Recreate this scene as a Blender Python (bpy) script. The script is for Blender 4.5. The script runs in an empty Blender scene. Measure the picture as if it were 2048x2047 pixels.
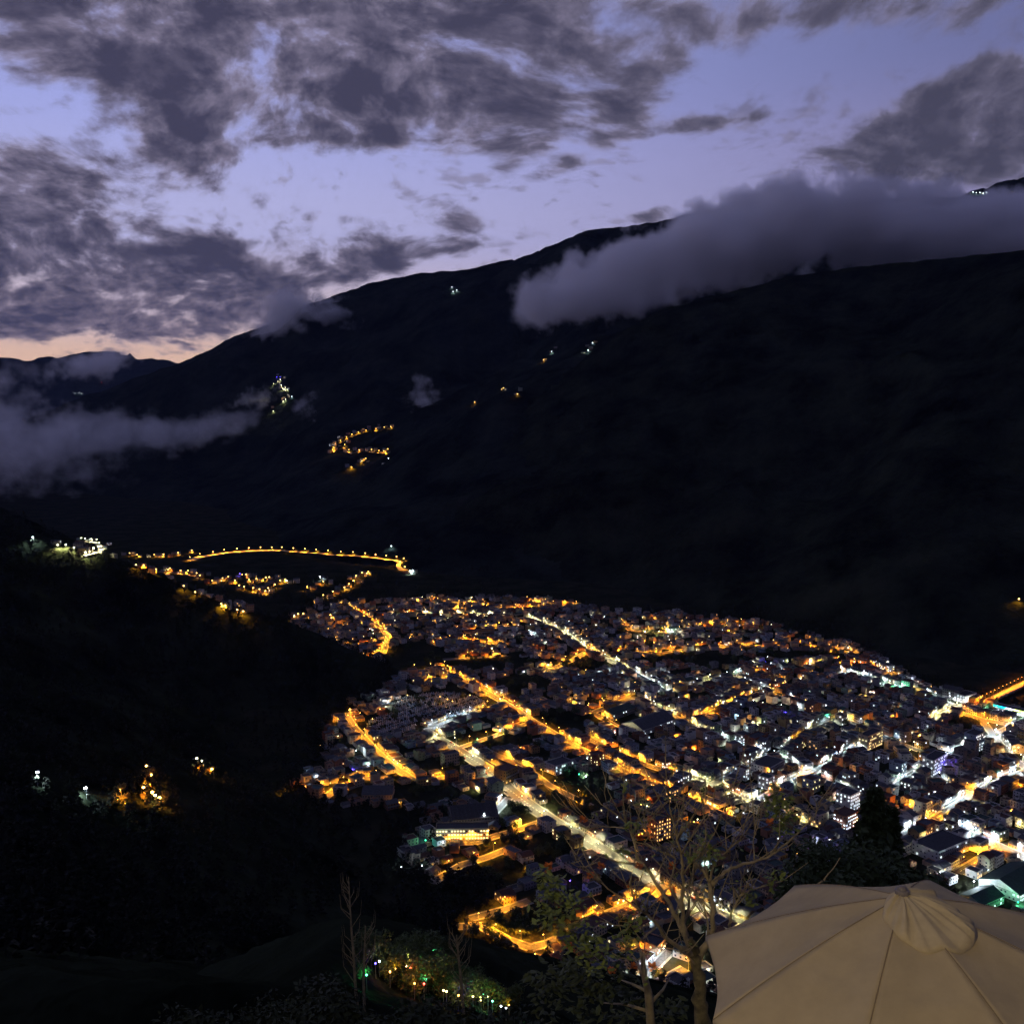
import bpy, math, random
import numpy as np
from mathutils import Vector, Matrix
from mathutils.bvhtree import BVHTree
rnd = random.Random(7)
S = bpy.context.scene
COL = S.collection
# ------------------------------------------------------------------ camera
FPX = 1005.0; PITCH = math.radians(6.4); CAMZ = 400.0
cam_data = bpy.data.cameras.new('camera'); cam = bpy.data.objects.new('camera', cam_data)
COL.objects.link(cam); S.camera = cam
cam.location = (0, 0, CAMZ); cam.rotation_euler = (math.pi/2-PITCH, 0, 0)
cam_data.lens = 36*FPX/1024; cam_data.clip_start = 0.1; cam_data.clip_end = 60000
VF = Vector((0, math.cos(PITCH), -math.sin(PITCH))); VU = Vector((0, math.sin(PITCH), math.cos(PITCH)))
def ray(px, py):                       # direction seen at a point of the 2048 px photograph
    return VF + Vector((1, 0, 0))*((px/2-512)/FPX) + VU*((511.5-py/2)/FPX)
def at_depth(px, py, d):               # point d metres in front of the camera plane
    return Vector((0, 0, CAMZ)) + ray(px, py)*d
def at_z(px, py, z=0.0):
    r = ray(px, py); return Vector((0, 0, CAMZ)) + r*((z-CAMZ)/r.z)
def to_px(p):
    d = Vector(p)-Vector((0, 0, CAMZ)); z = d.dot(VF)
    if z <= 0.01: return (-9999, -9999, z)
    return (2*(512+FPX*d.x/z), 2*(511.5-FPX*d.dot(VU)/z), z)
# ------------------------------------------------------------------ render look
S.view_settings.view_transform = 'Standard'; S.view_settings.look = 'None'
S.view_settings.exposure = 0.0; S.view_settings.gamma = 1.0
S.view_settings.use_curve_mapping = False
cy = S.cycles
cy.use_denoising = True
cy.max_bounces = 9; cy.diffuse_bounces = 2; cy.glossy_bounces = 2; cy.transmission_bounces = 2
cy.volume_bounces = 8; cy.transparent_max_bounces = 8
cy.sample_clamp_indirect = 2.0; cy.sample_clamp_direct = 0.0
cy.use_light_tree = True; cy.use_adaptive_sampling = True; cy.adaptive_threshold = .04; cy.adaptive_min_samples = 16; cy.caustics_reflective = False; cy.caustics_refractive = False
cy.volume_step_rate = 1.0; cy.volume_max_steps = 512
# ------------------------------------------------------------------ world: dusk sky with broken cloud
W = bpy.data.worlds.new('World'); S.world = W; W.use_nodes = True
nt = W.node_tree; nt.nodes.clear()
def nd(t, **k):
    n = nt.nodes.new(t)
    for a, b in k.items(): setattr(n, a, b)
    return n
def lk(a, b): nt.links.new(a, b)
def mth(op, a, b=None, c=None, clamp=False):
    n = nd('ShaderNodeMath', operation=op, use_clamp=clamp)
    for i, v in enumerate((a, b, c)):
        if v is None: continue
        if isinstance(v, (int, float)): n.inputs[i].default_value = v
        else: lk(v, n.inputs[i])
    return n.outputs[0]
def ramp(fac, stops, interp='EASE'):
    n = nd('ShaderNodeValToRGB'); n.color_ramp.interpolation = interp
    e = n.color_ramp.elements
    while len(e) > 1: e.remove(e[0])
    e[0].position = stops[0][0]; e[0].color = (*stops[0][1], 1)
    for p, c in stops[1:]:
        x = e.new(p); x.color = (*c, 1)
    lk(fac, n.inputs[0]); return n.outputs[0]
def mix(f, a, b, bt='MIX'):
    n = nd('ShaderNodeMix', data_type='RGBA', blend_type=bt)
    if isinstance(f, (int, float)): n.inputs[0].default_value = f
    else: lk(f, n.inputs[0])
    for i, v in ((6, a), (7, b)):
        if isinstance(v, tuple): n.inputs[i].default_value = (*v, 1)
        else: lk(v, n.inputs[i])
    return n.outputs[2]
def sstep(v, a, b):
    n = nd('ShaderNodeMapRange', interpolation_type='SMOOTHSTEP', clamp=True)
    lk(v, n.inputs[0]); n.inputs[1].default_value = a; n.inputs[2].default_value = b
    return n.outputs[0]
tc = nd('ShaderNodeTexCoord'); sx = nd('ShaderNodeSeparateXYZ'); lk(tc.outputs['Generated'], sx.inputs[0])
X, Y, Z = sx.outputs
az = mth('MULTIPLY', mth('ARCTAN2', X, Y), 57.29578)      # degrees, 0 straight ahead
el = mth('MULTIPLY', mth('ARCSINE', Z), 57.29578)
ae = nd('ShaderNodeCombineXYZ'); lk(az, ae.inputs[0]); lk(el, ae.inputs[1])
elf = mth('DIVIDE', mth('MAXIMUM', el, 0.0), 60.0, clamp=True)
sky_left = ramp(elf, [(0.0, (1.0, .62, .36)), (0.035, (.86, .56, .43)), (0.08, (.66, .54, .62)), (0.15, (.47, .47, .76)), (0.27, (.35, .385, .76)), (0.42, (.25, .28, .58)), (1.0, (.13, .14, .29))])
sky_right = ramp(elf, [(0.0, (.36, .28, .36)), (0.12, (.30, .26, .44)), (0.2, (.25, .235, .43)), (0.3, (.165, .18, .37)), (0.45, (.10, .11, .25)), (1.0, (.08, .085, .18))])
glow_az = mth('COSINE', mth('MULTIPLY', mth('ADD', az, 38.0), 0.01745))
lr = sstep(glow_az, 0.45, 0.98)
sky = mix(lr, sky_right, sky_left)
dk = ramp(glow_az, [(0.0, (.5, .5, .55)), (0.6, (1, 1, 1))])
sky = mix(1.0, sky, dk, 'MULTIPLY'); sky = mix(1.0, sky, (1.03, 1.03, 1.05), 'MULTIPLY')
sun_sky = nd('ShaderNodeTexSky', sky_type='NISHITA'); sun_sky.sun_disc = False
sun_sky.sun_elevation = math.radians(-3.0); sun_sky.sun_rotation = math.radians(-38.0); sun_sky.altitude = 2200
sunadd = mix(0.05, (0, 0, 0), sun_sky.outputs[0])
sky = mix(1.0, sky, sunadd, 'ADD')
# cloud field: noise on a flat layer seen in perspective, gathered by broad banks
zz = mth('ADD', mth('MAXIMUM', Z, 0.0), 0.38)
cv = nd('ShaderNodeCombineXYZ'); lk(mth('DIVIDE', X, zz), cv.inputs[0]); lk(mth('DIVIDE', Y, zz), cv.inputs[1])
wn = nd('ShaderNodeTexNoise', noise_dimensions='2D'); wn.inputs['Scale'].default_value = 1.6; wn.inputs['Detail'].default_value = 3.0
lk(cv.outputs[0], wn.inputs['Vector'])
wv = nd('ShaderNodeVectorMath', operation='MULTIPLY_ADD'); lk(wn.outputs['Color'], wv.inputs[0]); wv.inputs[1].default_value = (.22, .22, .22); lk(cv.outputs[0], wv.inputs[2])
def noise(vec, sc, det, rough, seed=0.0):
    n = nd('ShaderNodeTexNoise', noise_dimensions='2D'); n.inputs['Scale'].default_value = sc; n.inputs['Detail'].default_value = det
    n.inputs['Roughness'].default_value = rough; lk(vec, n.inputs['Vector']); return n.outputs[0]
n1 = noise(wv.outputs[0], 6.5, 8.0, .58, 1.3)
n2 = noise(wv.outputs[0], 19.0, 6.0, .62, 4.1)
n3 = noise(wv.outputs[0], 5.0, 7.0, .58, 9.0)
#  banks: centre and radii in photograph pixels (2048), tilt in degrees, weight
BANKS = [(60, 40, 420, 130, -3, .75), (430, 90, 520, 140, -8, .8), (480, 175, 260, 60, -6, .45), (850, 60, 520, 150, 0, .85), (1060, 110, 330, 170, 8, .7),
 (700, 170, 330, 60, 4, .4), (900, 235, 560, 75, 2, .7), (1100, 215, 300, 70, 10, .5), (520, 260, 300, 60, 4, .6), (370, 310, 130, 40, 8, .7),
 (200, 255, 170, 55, 12, .5), (210, 330, 180, 40, 0, .35), (40, 370, 260, 90, -4, 1.0), (170, 385, 140, 60, -5, .6), (60, 455, 220, 28, -6, .6),
 (150, 570, 520, 150, 0, 1.15), (430, 560, 320, 90, 4, .8), (620, 520, 300, 55, 4, .65), (900, 500, 260, 40, 8, .6), (280, 640, 380, 45, 3, .45), (870, 420, 190, 70, 8, .35), (1000, 450, 120, 50, 8, .3), (530, 600, 130, 70, 0, .5),
 (420, 420, 260, 50, 8, .22), (620, 440, 200, 25, 2, .3), (390, 370, 110, 30, 0, .35), (1150, 320, 130, 24, 22, .5), (1330, 265, 160, 22, 4, .4), (1460, 240, 180, 22, 0, .35),
 (1020, 325, 70, 26, 20, .4), (1300, 428, 70, 20, 10, .45), (1840, 290, 330, 110, 12, 1.0), (2000, 270, 260, 110, 0, .9), (1700, 330, 220, 50, 0, .5), (1980, 130, 220, 60, 0, .3),
 (1500, 40, 700, 90, 0, .5), (1850, 20, 420, 110, 0, .5), (1250, 90, 200, 90, 0, .3), (1700, 190, 240, 40, 10, .25), (2040, 150, 160, 60, 0, .5)]
cov = None
for (px, py, rx, ry, tilt, wgt) in BANKS:
    d = ray(px, py).normalized()
    a0 = math.degrees(math.atan2(d.x, d.y)); e0 = math.degrees(math.asin(d.z))
    m = nd('ShaderNodeMapping', vector_type='TEXTURE'); lk(ae.outputs[0], m.inputs[0])
    m.inputs['Location'].default_value = (a0, e0, 0); m.inputs['Rotation'].default_value = (0, 0, math.radians(tilt))
    m.inputs['Scale'].default_value = (rx*.0275*1.2, ry*.0275*1.2, 1)
    g = nd('ShaderNodeTexGradient', gradient_type='SPHERICAL'); lk(m.outputs[0], g.inputs[0])
    cov = mth('MULTIPLY', g.outputs['Fac'], wgt) if cov is None else mth('MULTIPLY_ADD', g.outputs['Fac'], wgt, cov)
inview = mth('MULTIPLY', sstep(mth('ABSOLUTE', az), 28.0, 40.0), .3)
over = mth('MAXIMUM', mth('MULTIPLY', sstep(el, 22.0, 34.0), .35), mth('MULTIPLY', lr, .07))
cov = mth('MINIMUM', mth('ADD', cov, mth('MAXIMUM', inview, over)), 0.85)
field = mth('ADD', mth('ADD', mth('MULTIPLY', n1, 1.17), mth('MULTIPLY', n2, .30)), mth('MULTIPLY', cov, .615))
dens = sstep(field, .96, 1.22)
n4 = noise(wv.outputs[0], 24.0, 5.0, .55)
n5 = noise(cv.outputs[0], 5.0, 2.0, .5)
lets = mth('MULTIPLY', sstep(mth('ADD', mth('MULTIPLY', n4, .8), mth('MULTIPLY', n5, .55)), .71, .93), mth('MULTIPLY', mth('MULTIPLY', sstep(el, 2.0, 6.0), sstep(el, 20.0, 14.0)), .7))
dens = mth('MAXIMUM', dens, lets)
thick = sstep(field, 1.04, 1.46)
shade = mth('MULTIPLY', mth('ADD', mth('MULTIPLY', n3, 1.2), n2), 0.62, clamp=True)
thick2 = mth('ADD', mth('MULTIPLY', thick, .75), mth('MULTIPLY', sstep(shade, .5, .82), .38), clamp=True)
cl_l = ramp(thick2, [(0.0, (.34, .31, .46)), (.3, (.205, .182, .27)), (.7, (.105, .096, .155)), (1.0, (.058, .055, .10))], 'LINEAR')
cl_r = ramp(thick2, [(0.0, (.21, .195, .31)), (.4, (.125, .117, .18)), (1.0, (.066, .064, .105))], 'LINEAR')
cl = mix(lr, cl_r, cl_l)
warm = mth('MULTIPLY', mth('MULTIPLY', sstep(el, 9.0, -1.0), lr), mth('SUBTRACT', 1.0, thick2))
cl = mix(mth('MULTIPLY', warm, .6), cl, (.42, .28, .26))
final = mix(dens, sky, cl)
bg = nd('ShaderNodeBackground'); lk(final, bg.inputs[0]); bg.inputs[1].default_value = 1.0
wo = nd('ShaderNodeOutputWorld'); lk(bg.outputs[0], wo.inputs[0])
W.cycles.sampling_method = 'MANUAL'; W.cycles.sample_map_resolution = 512
# last trace of the set sun: it only just skims the high ground from the left
sl = bpy.data.lights.new('sun', 'SUN'); sl.energy = 0.01; sl.angle = math.radians(10); sl.color = (1, .7, .55)
so = bpy.data.objects.new('sun', sl); COL.objects.link(so)
so.rotation_euler = Vector((-math.sin(math.radians(-38)), -math.cos(math.radians(-38)), -0.03)).to_track_quat('-Z', 'Y').to_euler()
# ------------------------------------------------------------------ helpers
MATS = {}
def mat(name, col, rough=.9, var=0.0, scale=1.0, bump=0.0, metal=0.0, col2=None, emis=None, trans=0.0):
    if name in MATS: return MATS[name]
    m = bpy.data.materials.new(name); m.use_nodes = True; t = m.node_tree; b = t.nodes['Principled BSDF']
    b.inputs['Base Color'].default_value = (*col, 1); b.inputs['Roughness'].default_value = rough
    b.inputs['Metallic'].default_value = metal; b.inputs['Specular IOR Level'].default_value = .25
    if var > 0 or bump > 0 or col2:
        g = t.nodes.new('ShaderNodeTexCoord'); n = t.nodes.new('ShaderNodeTexNoise')
        n.inputs['Scale'].default_value = scale; n.inputs['Detail'].default_value = 6; n.inputs['Roughness'].default_value = .65
        t.links.new(g.outputs['Object'], n.inputs['Vector'])
        r = t.nodes.new('ShaderNodeValToRGB'); c2 = col2 or tuple(c*(1-var) for c in col); c1 = col if col2 else tuple(min(1, c*(1+var)) for c in col)
        r.color_ramp.elements[0].position = .35; r.color_ramp.elements[1].position = .68
        r.color_ramp.elements[0].color = (*c2, 1); r.color_ramp.elements[1].color = (*c1, 1)
        t.links.new(n.outputs[0], r.inputs[0]); t.links.new(r.outputs[0], b.inputs['Base Color'])
        if bump > 0:
            bp = t.nodes.new('ShaderNodeBump'); bp.inputs['Strength'].default_value = bump
            t.links.new(n.outputs[0], bp.inputs['Height']); t.links.new(bp.outputs[0], b.inputs['Normal'])
    if trans > 0: b.inputs['Transmission Weight'].default_value = trans
    if emis:
        b.inputs['Emission Color'].default_value = (*emis[0], 1); b.inputs['Emission Strength'].default_value = emis[1]
        m.cycles.emission_sampling = 'NONE'
    MATS[name] = m; return m
def mesh(name, v, f, mats, mi=None, smooth=False):
    me = bpy.data.meshes.new(name); me.from_pydata([tuple(x) for x in v], [], f)
    for m in (mats if isinstance(mats, (list, tuple)) else [mats]): me.materials.append(m)
    if mi is not None: me.polygons.foreach_set('material_index', np.array(mi, dtype=np.int32))
    if smooth: me.polygons.foreach_set('use_smooth', np.ones(len(me.polygons), dtype=bool))
    me.update(); return me
def link(name, data, parent=None, loc=None, rz=None, label=None, cat=None, group=None, kind=None):
    o = bpy.data.objects.new(name, data); COL.objects.link(o)
    if parent is not None: o.parent = parent
    if loc is not None: o.location = loc
    if rz is not None: o.rotation_euler = (0, 0, rz)
    if label: o['label'] = label
    if cat: o['category'] = cat
    if group: o['group'] = group
    if kind: o['kind'] = kind
    return o
class MB:
    def __init__(s): s.v = []; s.f = []; s.m = []
    def add(s, v, f, m=0):
        b = len(s.v); s.v += [tuple(x) for x in v]; s.f += [tuple(i+b for i in q) for q in f]; s.m += [m]*len(f)
    def box(s, x0, x1, y0, y1, z0, z1, m=0, top=True, bottom=False):
        v = [(x0, y0, z0), (x1, y0, z0), (x1, y1, z0), (x0, y1, z0), (x0, y0, z1), (x1, y0, z1), (x1, y1, z1), (x0, y1, z1)]
        f = [(0, 1, 5, 4), (1, 2, 6, 5), (2, 3, 7, 6), (3, 0, 4, 7)]
        if top: f.append((4, 5, 6, 7))
        if bottom: f.append((3, 2, 1, 0))
        s.add(v, f, m)
    def tube(s, pts, rad, n=6, m=0, cap=True):
        pts = [Vector(p) for p in pts]; rings = []
        ref = Vector((.3, .5, .8)).normalized()
        for i, p in enumerate(pts):
            t = (pts[min(i+1, len(pts)-1)]-pts[max(i-1, 0)])
            if t.length < 1e-7: t = Vector((0, 0, 1))
            t.normalize(); a = t.cross(ref)
            if a.length < .05: a = t.cross(Vector((1, 0, 0)))
            a.normalize(); b = t.cross(a)
            r = rad[i] if isinstance(rad, (list, tuple)) else rad
            rings.append([p+(a*math.cos(2*math.pi*k/n)+b*math.sin(2*math.pi*k/n))*r for k in range(n)])
        v = [q for R_ in rings for q in R_]; f = []
        for i in range(len(rings)-1):
            for k in range(n): f.append((i*n+k, i*n+(k+1) % n, (i+1)*n+(k+1) % n, (i+1)*n+k))
        if cap: f.append(tuple(range(n-1, -1, -1))); f.append(tuple((len(rings)-1)*n+k for k in range(n)))
        s.add(v, f, m)
    def ball(s, c, r, m=0, seg=8, rings=5, sz=1.0):
        v = [(c[0], c[1], c[2]+r*sz)]
        for i in range(1, rings):
            t = math.pi*i/rings
            for k in range(seg):
                a = 2*math.pi*k/seg; v.append((c[0]+r*math.sin(t)*math.cos(a), c[1]+r*math.sin(t)*math.sin(a), c[2]+r*sz*math.cos(t)))
        v.append((c[0], c[1], c[2]-r*sz)); f = []
        for k in range(seg): f.append((0, 1+k, 1+(k+1) % seg))
        for i in range(rings-2):
            for k in range(seg): f.append((1+i*seg+k, 1+(i+1)*seg+k, 1+(i+1)*seg+(k+1) % seg, 1+i*seg+(k+1) % seg))
        e = len(v)-1; b = 1+(rings-2)*seg
        for k in range(seg): f.append((e, b+(k+1) % seg, b+k))
        s.add(v, f, m)
    def merge(s, o, M, mmap=None):
        b = len(s.v); s.v += [tuple(M @ Vector(x)) for x in o.v]; s.f += [tuple(i+b for i in q) for q in o.f]
        s.m += [mmap[i] if mmap else i for i in o.m]
    def mesh(s, name, mats, smooth=False): return mesh(name, s.v, s.f, mats, s.m, smooth)
# ------------------------------------------------------------------ terrain
def vnoise(x, y, seed=0):
    xi = np.floor(x).astype(np.int64); yi = np.floor(y).astype(np.int64); fx = x-xi; fy = y-yi
    fx = fx*fx*(3-2*fx); fy = fy*fy*(3-2*fy)
    def h(a, b):
        n = (a*374761393+b*668265263+seed*974634777) & 0xffffffff
        n = ((n ^ (n >> 13))*1274126177) & 0xffffffff
        return ((n ^ (n >> 16)) & 0xffff)/65535.0
    return (h(xi, yi)*(1-fx)+h(xi+1, yi)*fx)*(1-fy)+(h(xi, yi+1)*(1-fx)+h(xi+1, yi+1)*fx)*fy
def fbm(x, y, oct=5, seed=0):
    s = 0; a = .5; f = 1.0
    for i in range(oct): s = s+a*(vnoise(x*f, y*f, seed+i)-.5); f *= 2.03; a *= .52
    return s
def crest(pts):                       # (photo x, photo y, depth) -> world crest points
    return [tuple(at_depth(px, py, d)) for px, py, d in pts]
RIDGES = [
 ('distant_range', crest([(-500, 735, 12500), (-200, 722, 12500), (0, 713, 12500), (40, 722, 12500), (70, 720, 12500), (110, 709, 12500), (180, 702, 12500), (225, 704, 12500), (265, 717, 12300), (300, 715, 12300), (335, 719, 12000), (375, 728, 12000), (470, 770, 11500), (700, 840, 11000)]), .30, 60),
 ('far_mountain', crest([(-60, 905, 4700), (60, 850, 5300), (110, 818, 5600), (200, 782, 5900), (300, 746, 6000), (375, 724, 6000), (420, 700, 6000), (480, 668, 6000), (560, 640, 5900), (640, 608, 5800), (700, 584, 5700), (760, 563, 5600), (850, 546, 5500), (930, 540, 5400), (1000, 522, 5300), (1040, 515, 5300), (1100, 492, 5200), (1190, 460, 5100), (1260, 456, 5000), (1340, 440, 4900), (1400, 425, 4800), (1460, 418, 4700), (1550, 405, 4600), (1700, 398, 4500), (1850, 396, 4400), (1935, 392, 4300), (1965, 374, 4300), (2010, 360, 4300), (2048, 353, 4300), (2250, 320, 4200), (2600, 300, 4000)]), .60, 90),
 ('mountain_spur', crest([(1310, 640, 3600), (1150, 700, 3900), (1000, 800, 3900), (900, 850, 3700), (800, 950, 3400), (700, 1040, 3100)]), .46, 50),
 ('right_mountain', crest([(840, 1095, 2560), (900, 1040, 2650), (950, 985, 2750), (1060, 868, 2900), (1150, 770, 3000), (1250, 690, 3100), (1310, 640, 3150), (1360, 612, 3150), (1430, 590, 3150), (1560, 558, 3150), (1700, 535, 3100), (1850, 520, 2900), (2048, 500, 2600), (2250, 470, 2400), (2700, 430, 2200)]), .66, 60),
 ('left_hill', [(-900, 1650, 235), (-740, 1490, 212), (-600, 1470, 168), (-470, 1455, 120), (-350, 1440, 84), (-235, 1425, 38), (-190, 1415, 14)], .55, 10),
 ('left_hill', [(-900, 1650, 235), (-720, 1150, 205), (-480, 900, 150), (-360, 700, 150), (-260, 430, 170)], .62, 14),
 ('garden_spur', [(-45, 240, 238), (-34, 190, 291), (-26, 150, 319), (-22, 100, 338), (-70, 105, 337), (-140, 120, 336)], .62, 1.2),
 ('viewpoint_slope', [(-160, -60, 392), (-40, -20, 390.5), (0, 4, 390), (40, -5, 390.5), (160, -40, 392)], .80, 1.5)]
def terrain(x, y):
    best = np.zeros_like(x); own = np.zeros(x.shape, int)
    for ri, (nm, pts, sl_, amp) in enumerate(RIDGES):
        h = np.full(x.shape, -1e9); dm = np.full(x.shape, 1e9)
        for (ax, ay, azz), (bx, by, bz) in zip(pts[:-1], pts[1:]):
            dx, dy = bx-ax, by-ay; L = dx*dx+dy*dy
            t = np.clip(((x-ax)*dx+(y-ay)*dy)/L, 0, 1)
            d = np.hypot(x-ax-t*dx, y-ay-t*dy); hh = azz+t*(bz-azz)-sl_*(np.sqrt(d*d+(amp*.7)**2)-amp*.7)
            m = hh > h; h = np.where(m, hh, h); dm = np.where(m, d, dm)
        if amp:
            w = np.clip(dm/(amp*4), 0, 1)*np.clip(h/160, 0.05, 1)
            sc = amp*9.0
            e = fbm(x/sc+3*ri, y/sc, 6, ri*11)
            r2 = 1-np.abs(2*fbm(x/(sc*1.3), y/(sc*1.3)+9, 4, ri*7+3))*2.2
            h = h+w*amp*2.4*e+w*amp*1.3*(r2-.6)+amp*.20*fbm(x/(amp*.6), y/(amp*.6), 3, 5)
        m = h > best; best = np.where(m, h, best); own = np.where(m, ri+1, own)
    return best, own
azs = np.radians(np.concatenate([np.linspace(-180, -45, 50)[:-1], np.linspace(-45, -30, 40)[:-1], np.linspace(-30, 31, 560)[:-1], np.linspace(31, 45, 30)[:-1], np.linspace(45, 180, 50)]))
rad = np.concatenate([[1.0], np.geomspace(4, 600, 120)[:-1], np.linspace(600, 2100, 130)[:-1], np.geomspace(2100, 6800, 320)[:-1], np.geomspace(6800, 26000, 70)])
A, R_ = np.meshgrid(azs, rad); TX = R_*np.sin(A); TY = R_*np.cos(A); TZ, OWN = terrain(TX, TY)
back = (TY < 0) & (TZ <= 0); TZ = np.where(back, np.maximum(TZ, 0), TZ)
nr, na = TX.shape
V = np.stack([TX, TY, TZ], -1).reshape(-1, 3)
ii = np.arange((nr-1)*(na-1)); r0 = ii//(na-1); c0 = ii % (na-1)
Q = np.stack([r0*na+c0, r0*na+c0+1, (r0+1)*na+c0+1, (r0+1)*na+c0], -1)
fo = OWN.reshape(-1)[Q].max(1)
BVH = BVHTree.FromPolygons(V.tolist(), Q[:, ::-1].tolist())
def drop(x, y):
    h = BVH.ray_cast(Vector((x, y, 6000)), Vector((0, 0, -1)))
    return h[0].z if h[0] else 0.0
def hit(px, py):
    h = BVH.ray_cast(Vector((0, 0, CAMZ)), ray(px, py).normalized()); return h[0]
def land_mat(name, c1, c2, sc, bump=.6):
    m = bpy.data.materials.new(name); m.use_nodes = True; t = m.node_tree; b = t.nodes['Principled BSDF']; b.inputs['Roughness'].default_value = 1; b.inputs['Specular IOR Level'].default_value = 0
    g = t.nodes.new('ShaderNodeTexCoord'); n = t.nodes.new('ShaderNodeTexNoise'); n.inputs['Scale'].default_value = sc; n.inputs['Detail'].default_value = 10; n.inputs['Roughness'].default_value = .7
    t.links.new(g.outputs['Object'], n.inputs['Vector'])
    r = t.nodes.new('ShaderNodeValToRGB'); r.color_ramp.elements[0].position = .38; r.color_ramp.elements[1].position = .64
    r.color_ramp.elements[0].color = (*c1, 1); r.color_ramp.elements[1].color = (*c2, 1)
    t.links.new(n.outputs[0], r.inputs[0]); t.links.new(r.outputs[0], b.inputs['Base Color'])
    n2_ = t.nodes.new('ShaderNodeTexNoise'); n2_.inputs['Scale'].default_value = sc*8; n2_.inputs['Detail'].default_value = 4
    t.links.new(g.outputs['Object'], n2_.inputs['Vector'])
    bp = t.nodes.new('ShaderNodeBump'); bp.inputs['Strength'].default_value = bump; bp.inputs['Distance'].default_value = .6/sc*.1
    t.links.new(n2_.outputs[0], bp.inputs['Height']); t.links.new(bp.outputs[0], b.inputs['Normal'])
    return m
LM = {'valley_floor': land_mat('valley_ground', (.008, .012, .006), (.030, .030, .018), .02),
      'forest': land_mat('hazed_mountain_forest', (.0015, .003, .0035), (.024, .030, .024), .006, .9)}  # far slopes: bluish distance haze is put into the forest colour
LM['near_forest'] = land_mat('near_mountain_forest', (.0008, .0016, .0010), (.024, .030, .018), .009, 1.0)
names = ['valley_floor']+[r[0] for r in RIDGES]
for nm in dict.fromkeys(names):
    ids = [i for i, n in enumerate(names) if n == nm]; sel = np.isin(fo, ids)
    if not sel.any(): continue
    q = Q[sel]; u, inv = np.unique(q, return_inverse=True)
    me = bpy.data.meshes.new(nm); me.from_pydata(V[u].tolist(), [], inv.reshape(-1, 4)[:, ::-1].tolist())
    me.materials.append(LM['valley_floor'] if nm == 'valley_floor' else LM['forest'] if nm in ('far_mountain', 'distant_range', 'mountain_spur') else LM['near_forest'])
    me.polygons.foreach_set('use_smooth', np.ones(len(me.polygons), dtype=bool)); me.update()
    link(nm, me, kind='structure')
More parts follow.
